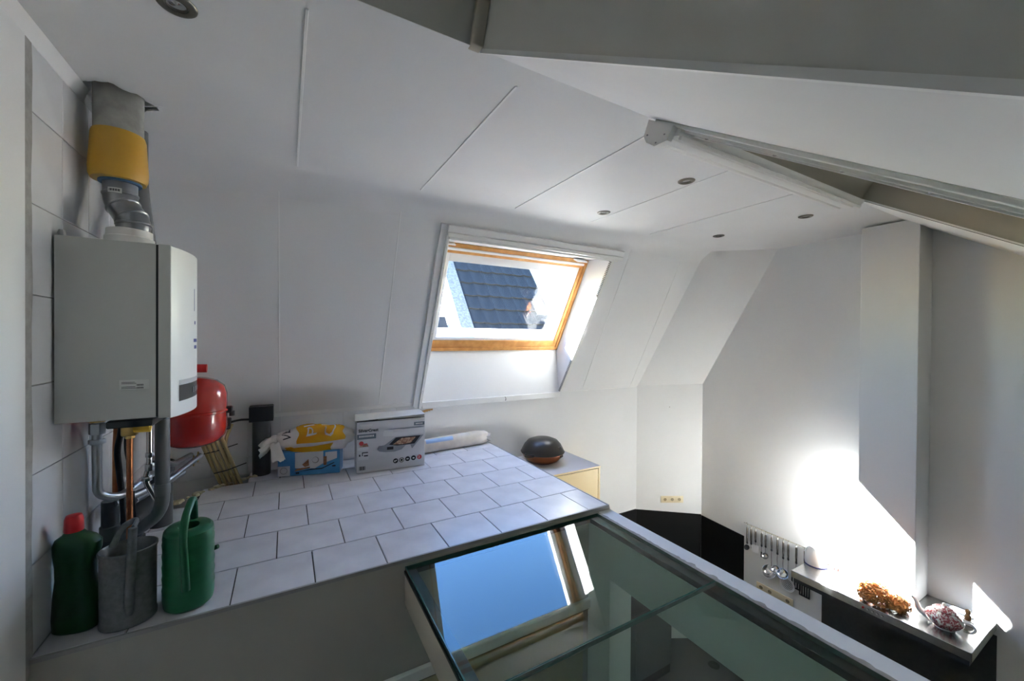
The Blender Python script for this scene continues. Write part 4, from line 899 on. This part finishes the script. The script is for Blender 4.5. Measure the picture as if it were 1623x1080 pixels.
def bowl(r, depth, m='chrome', dy=0, tilt=.9):
    def f(t, y, z):
        bm = B(); mt = Matrix.Translation(V(UX-.01, y+dy, z-r*.85)) @ Matrix.Rotation(-tilt, 4, 'Y')
        lathe(bm, [(.001, -depth), (r*.5, -depth*.88), (r*.85, -depth*.5), (r, 0), (r*.96, 0), (r*.8, -depth*.45), (r*.45, -depth*.8), (.001, -depth*.92)], (0, 0, 0), 20, 1.0, 1, mtx=mt); obj('bowl', bm, m, t)
    return f
def blade(w_, h_, m, slots=0):
    def f(t, y, z):
        bm = B()
        if not slots: box(bm, UX-.003, UX+.003, y-w_/2, y+w_/2, z-h_, z+.004, .002)
        else:
            box(bm, UX-.004, UX+.004, y-w_/2, y+w_/2, z-.02, z+.004, .001); box(bm, UX-.004, UX+.004, y-w_/2, y+w_/2, z-h_, z-h_+.014, .001)
            sw = w_/(2*slots+1)
            for k in range(slots+1): box(bm, UX-.004, UX+.004, y-w_/2+2*k*sw, y-w_/2+(2*k+1)*sw, z-h_+.01, z-.015)
        obj('blade', bm, m, t)
    return f
def skimmer(r):
    def f(t, y, z):
        bm = B(); c_ = V(UX-.006, y, z-r*.9); n_ = 26
        loft(bm, [[V(c_.x-.010+x, c_.y+rr*math.cos(2*math.pi*i/n_), c_.z+rr*math.sin(2*math.pi*i/n_)) for i in range(n_)] for rr, x in ((.001, .010), (r*.6, .008), (r*.92, .002), (r, -.003), (r*.98, .004), (r*.6, .012), (.001, .014))], (False, False)); s = obj('skimmer_disc', bm, 'applwhite', t)
        bm = B()
        for j in range(1, 5):
            for i in range(6*j):
                a = 2*math.pi*i/(6*j); rr = r*.17*j
                box(bm, c_.x-.0125+.008*(j/4)*0-.001, c_.x+.0, c_.y+rr*math.cos(a)-.0016, c_.y+rr*math.cos(a)+.0017, c_.z+rr*math.sin(a)-.0017, c_.z+rr*math.sin(a)+.0017)
        obj('hole_pattern', bm, 'ink', s)
    return f
utensil('serving_spoon', HK[0], 'utensil with black head, first on the rail from the black panel', .20, .02, bowl(.032, .012, 'ink'))
utensil('tin_opener', HK[1], 'plain steel handled utensil, second on the rail', .19, .05, None)
utensil('cheese_slicer', HK[2], 'steel slicer with broad white blade, third on the rail', .14, .04, blade(.08, .09, 'applwhite'))
utensil('carving_knife', HK[3], 'slim dark steel utensil, fourth on the rail', .16, .07, blade(.018, .06, 'steel_dark'))
utensil('small_ladle', HK[4], 'small ladle with tiny round bowl, fifth on the rail', .15, .07, bowl(.036, .022))
utensil('soup_ladle', HK[5], 'large soup ladle with the biggest round bowl', .16, .18, bowl(.074, .045, dy=.02))
utensil('serving_spoon', HK[6], 'serving spoon hanging just right of the soup ladle', .17, .14, bowl(.045, .02, dy=.012))
utensil('serving_spoon', HK[7], 'serving spoon hanging above the perforated skimmer', .19, .12, bowl(.055, .022))
utensil('skimmer', HK[8], 'perforated skimmer with round pale disc', .18, .20, skimmer(.075))
utensil('fish_slice', HK[9], 'black slice half hidden by the hood corner', .18, .15, blade(.09, .13, 'ink', 3))
utensil('slotted_turner', HK[10], 'black slotted turner seen below the hood corner', .18, .18, blade(.10, .14, 'ink', 4))
# ================================================================ things on the hood
kt = thing('enamel_jug', 'white jug on the left end of the hood in full sun', 'jug', (4.49, 1.90, -1.1))
c = (4.49, 1.88, -1.1)
bm = B(); lathe(bm, [(.085, 0), (.092, .004), (.096, .03), (.092, .09), (.078, .135), (.062, .16), (.064, .175), (.060, .175), (.058, .16), (.07, .13)], c, 28); obj('body', bm, 'kettle', kt)
bm = B(); lathe(bm, [(.090, -.0), (.0935, .003), (.0935, .007), (.09, .009)], c, 28); obj('foot_ring', bm, 'blueink', kt)
bm = B(); tube(bm, fillet([V(4.49, 1.81, -.96), V(4.49, 1.765, -.965), V(4.49, 1.77, -1.05), V(4.49, 1.79, -1.06)], .03, 4), .009, 10); obj('handle', bm, 'kettle', kt)
cn = thing('candle_stick', 'slim cream candle with red ribbon on a small dish on the hood', 'candle', (4.235, 1.615, -1.1))
bm = B(); lathe(bm, [(.03, 0), (.034, .004), (.030, .006), (.014, .006), (.013, .012)], (4.235, 1.615, -1.1), 20); obj('dish', bm, 'chrome', cn)
bm = B(); lathe(bm, [(.013, .006), (.013, .17), (.010, .176)], (4.235, 1.615, -1.1), 16); obj('stick', bm, 'candle', cn)
bm = B(); lathe(bm, [(.0135, -.012), (.017, 0), (.0135, .012)], (4.235, 1.615, -.945), 14); box(bm, 4.215, 4.235, 1.625, 1.645, -.955, -.93, .004); obj('ribbon', bm, 'redprint', cn)
def bunch(x, y, r, n, label):
    bm = B(); random.seed(int(x*1000+y*77))
    for i in range(n):
        u = random.uniform(-.55, 1); a = random.uniform(0, 2*math.pi); s = math.sqrt(max(0, 1-u*u)); rr = r*random.uniform(.62, 1.05)
        d = V(s*math.cos(a), s*math.sin(a), u*.85); p = V(x, y, -1.1+r*.58)+d*rr
        t1 = d.cross(V(random.uniform(-1, 1), random.uniform(-1, 1), random.uniform(-1, 1))).normalized(); t2 = d.cross(t1)
        w0 = random.uniform(.012, .024); l0 = random.uniform(.016, .032)
        pts = [p-t1*w0-d*.004, p+t2*l0*.2+d*.004, p+t1*w0-d*.004, p+t1*w0*.7+t2*l0+d*.010, p+t2*l0*1.1+d*.002, p-t1*w0*.7+t2*l0+d*.010]
        for q in pts: q.z = max(q.z, -1.0985)
        vs = [bm.verts.new(q) for q in pts]; bm.faces.new((vs[0], vs[1], vs[4], vs[5])); bm.faces.new((vs[1], vs[2], vs[3], vs[4]))
    o = tag(obj('dried_flower_head', bm, 'dried', smooth=False), label, 'dried flower', 'dried flower heads')
bunch(4.28, 1.375, .105, 420, 'larger orange dried flower head on the hood')
bunch(4.305, 1.235, .072, 260, 'smaller orange dried flower head nearer the teapot')
tp = thing('teapot', 'white porcelain teapot with red transfer print on the hood', 'teapot', (4.36, .985, -1.1))
c = (4.36, .985, -1.1)
bm = B(); lathe(bm, [(.045, 0), (.05, .004), (.052, .010), (.075, .03), (.092, .058), (.094, .078), (.085, .10), (.068, .118), (.056, .128), (.055, .134)], c, 32, 1, 1.12); obj('body', bm, 'transfer', tp)
bm = B(); lathe(bm, [(.058, .132), (.059, .137), (.050, .145), (.035, .153), (.018, .158), (.006, .161)], c, 28, 1, 1.1); lid = obj('lid', bm, 'transfer', tp)
bm = B(); lathe(bm, [(.006, .158), (.007, .166), (.012, .174), (.011, .182), (.003, .187)], c, 14); obj('knob', bm, 'porcelain', lid)
bm = B(); pts = fillet([V(4.36, 1.065, -1.065), V(4.355, 1.125, -1.045), V(4.35, 1.135, -.985), V(4.348, 1.165, -.955)], .04, 5); tube(bm, pts, [.026-.016*i/(len(pts)-1) for i in range(len(pts))], 14); obj('spout', bm, 'porcelain', tp)
bm = B(); tube(bm, fillet([V(4.36, .895, -1.005), V(4.362, .85, -.99), V(4.362, .822, -1.02), V(4.362, .84, -1.06), V(4.36, .885, -1.065)], .03, 5), .0075, 10); obj('handle', bm, 'porcelain', tp)
bm = B(); lathe(bm, [(.052, 0), (.054, .003), (.052, .006)], c, 28, 1, 1.12); obj('foot_ring', bm, 'porcelain', tp)
bm = B(); tube(bm, [V(4.70, 1.05, -1.083), V(4.70, .90, -1.083)], .017, 16); tag(obj('paper_tube', bm, 'tube'), 'pale blue tube lying on the hood behind the teapot', 'tube')
fg = thing('figurine', 'small brown and white figurine behind the teapot handle', 'figurine', (4.56, .90, -1.1))
bm = B(); box(bm, 4.54, 4.58, .87, .93, -1.1, -1.065, .004); obj('plinth', bm, 'porcelain', fg)
bm = B(); lathe(bm, [(.016, 0), (.02, .015), (.018, .035), (.012, .045), (.017, .06), (.014, .075), (.004, .082)], (4.56, .905, -1.065), 14); obj('figure', bm, 'figure', fg)
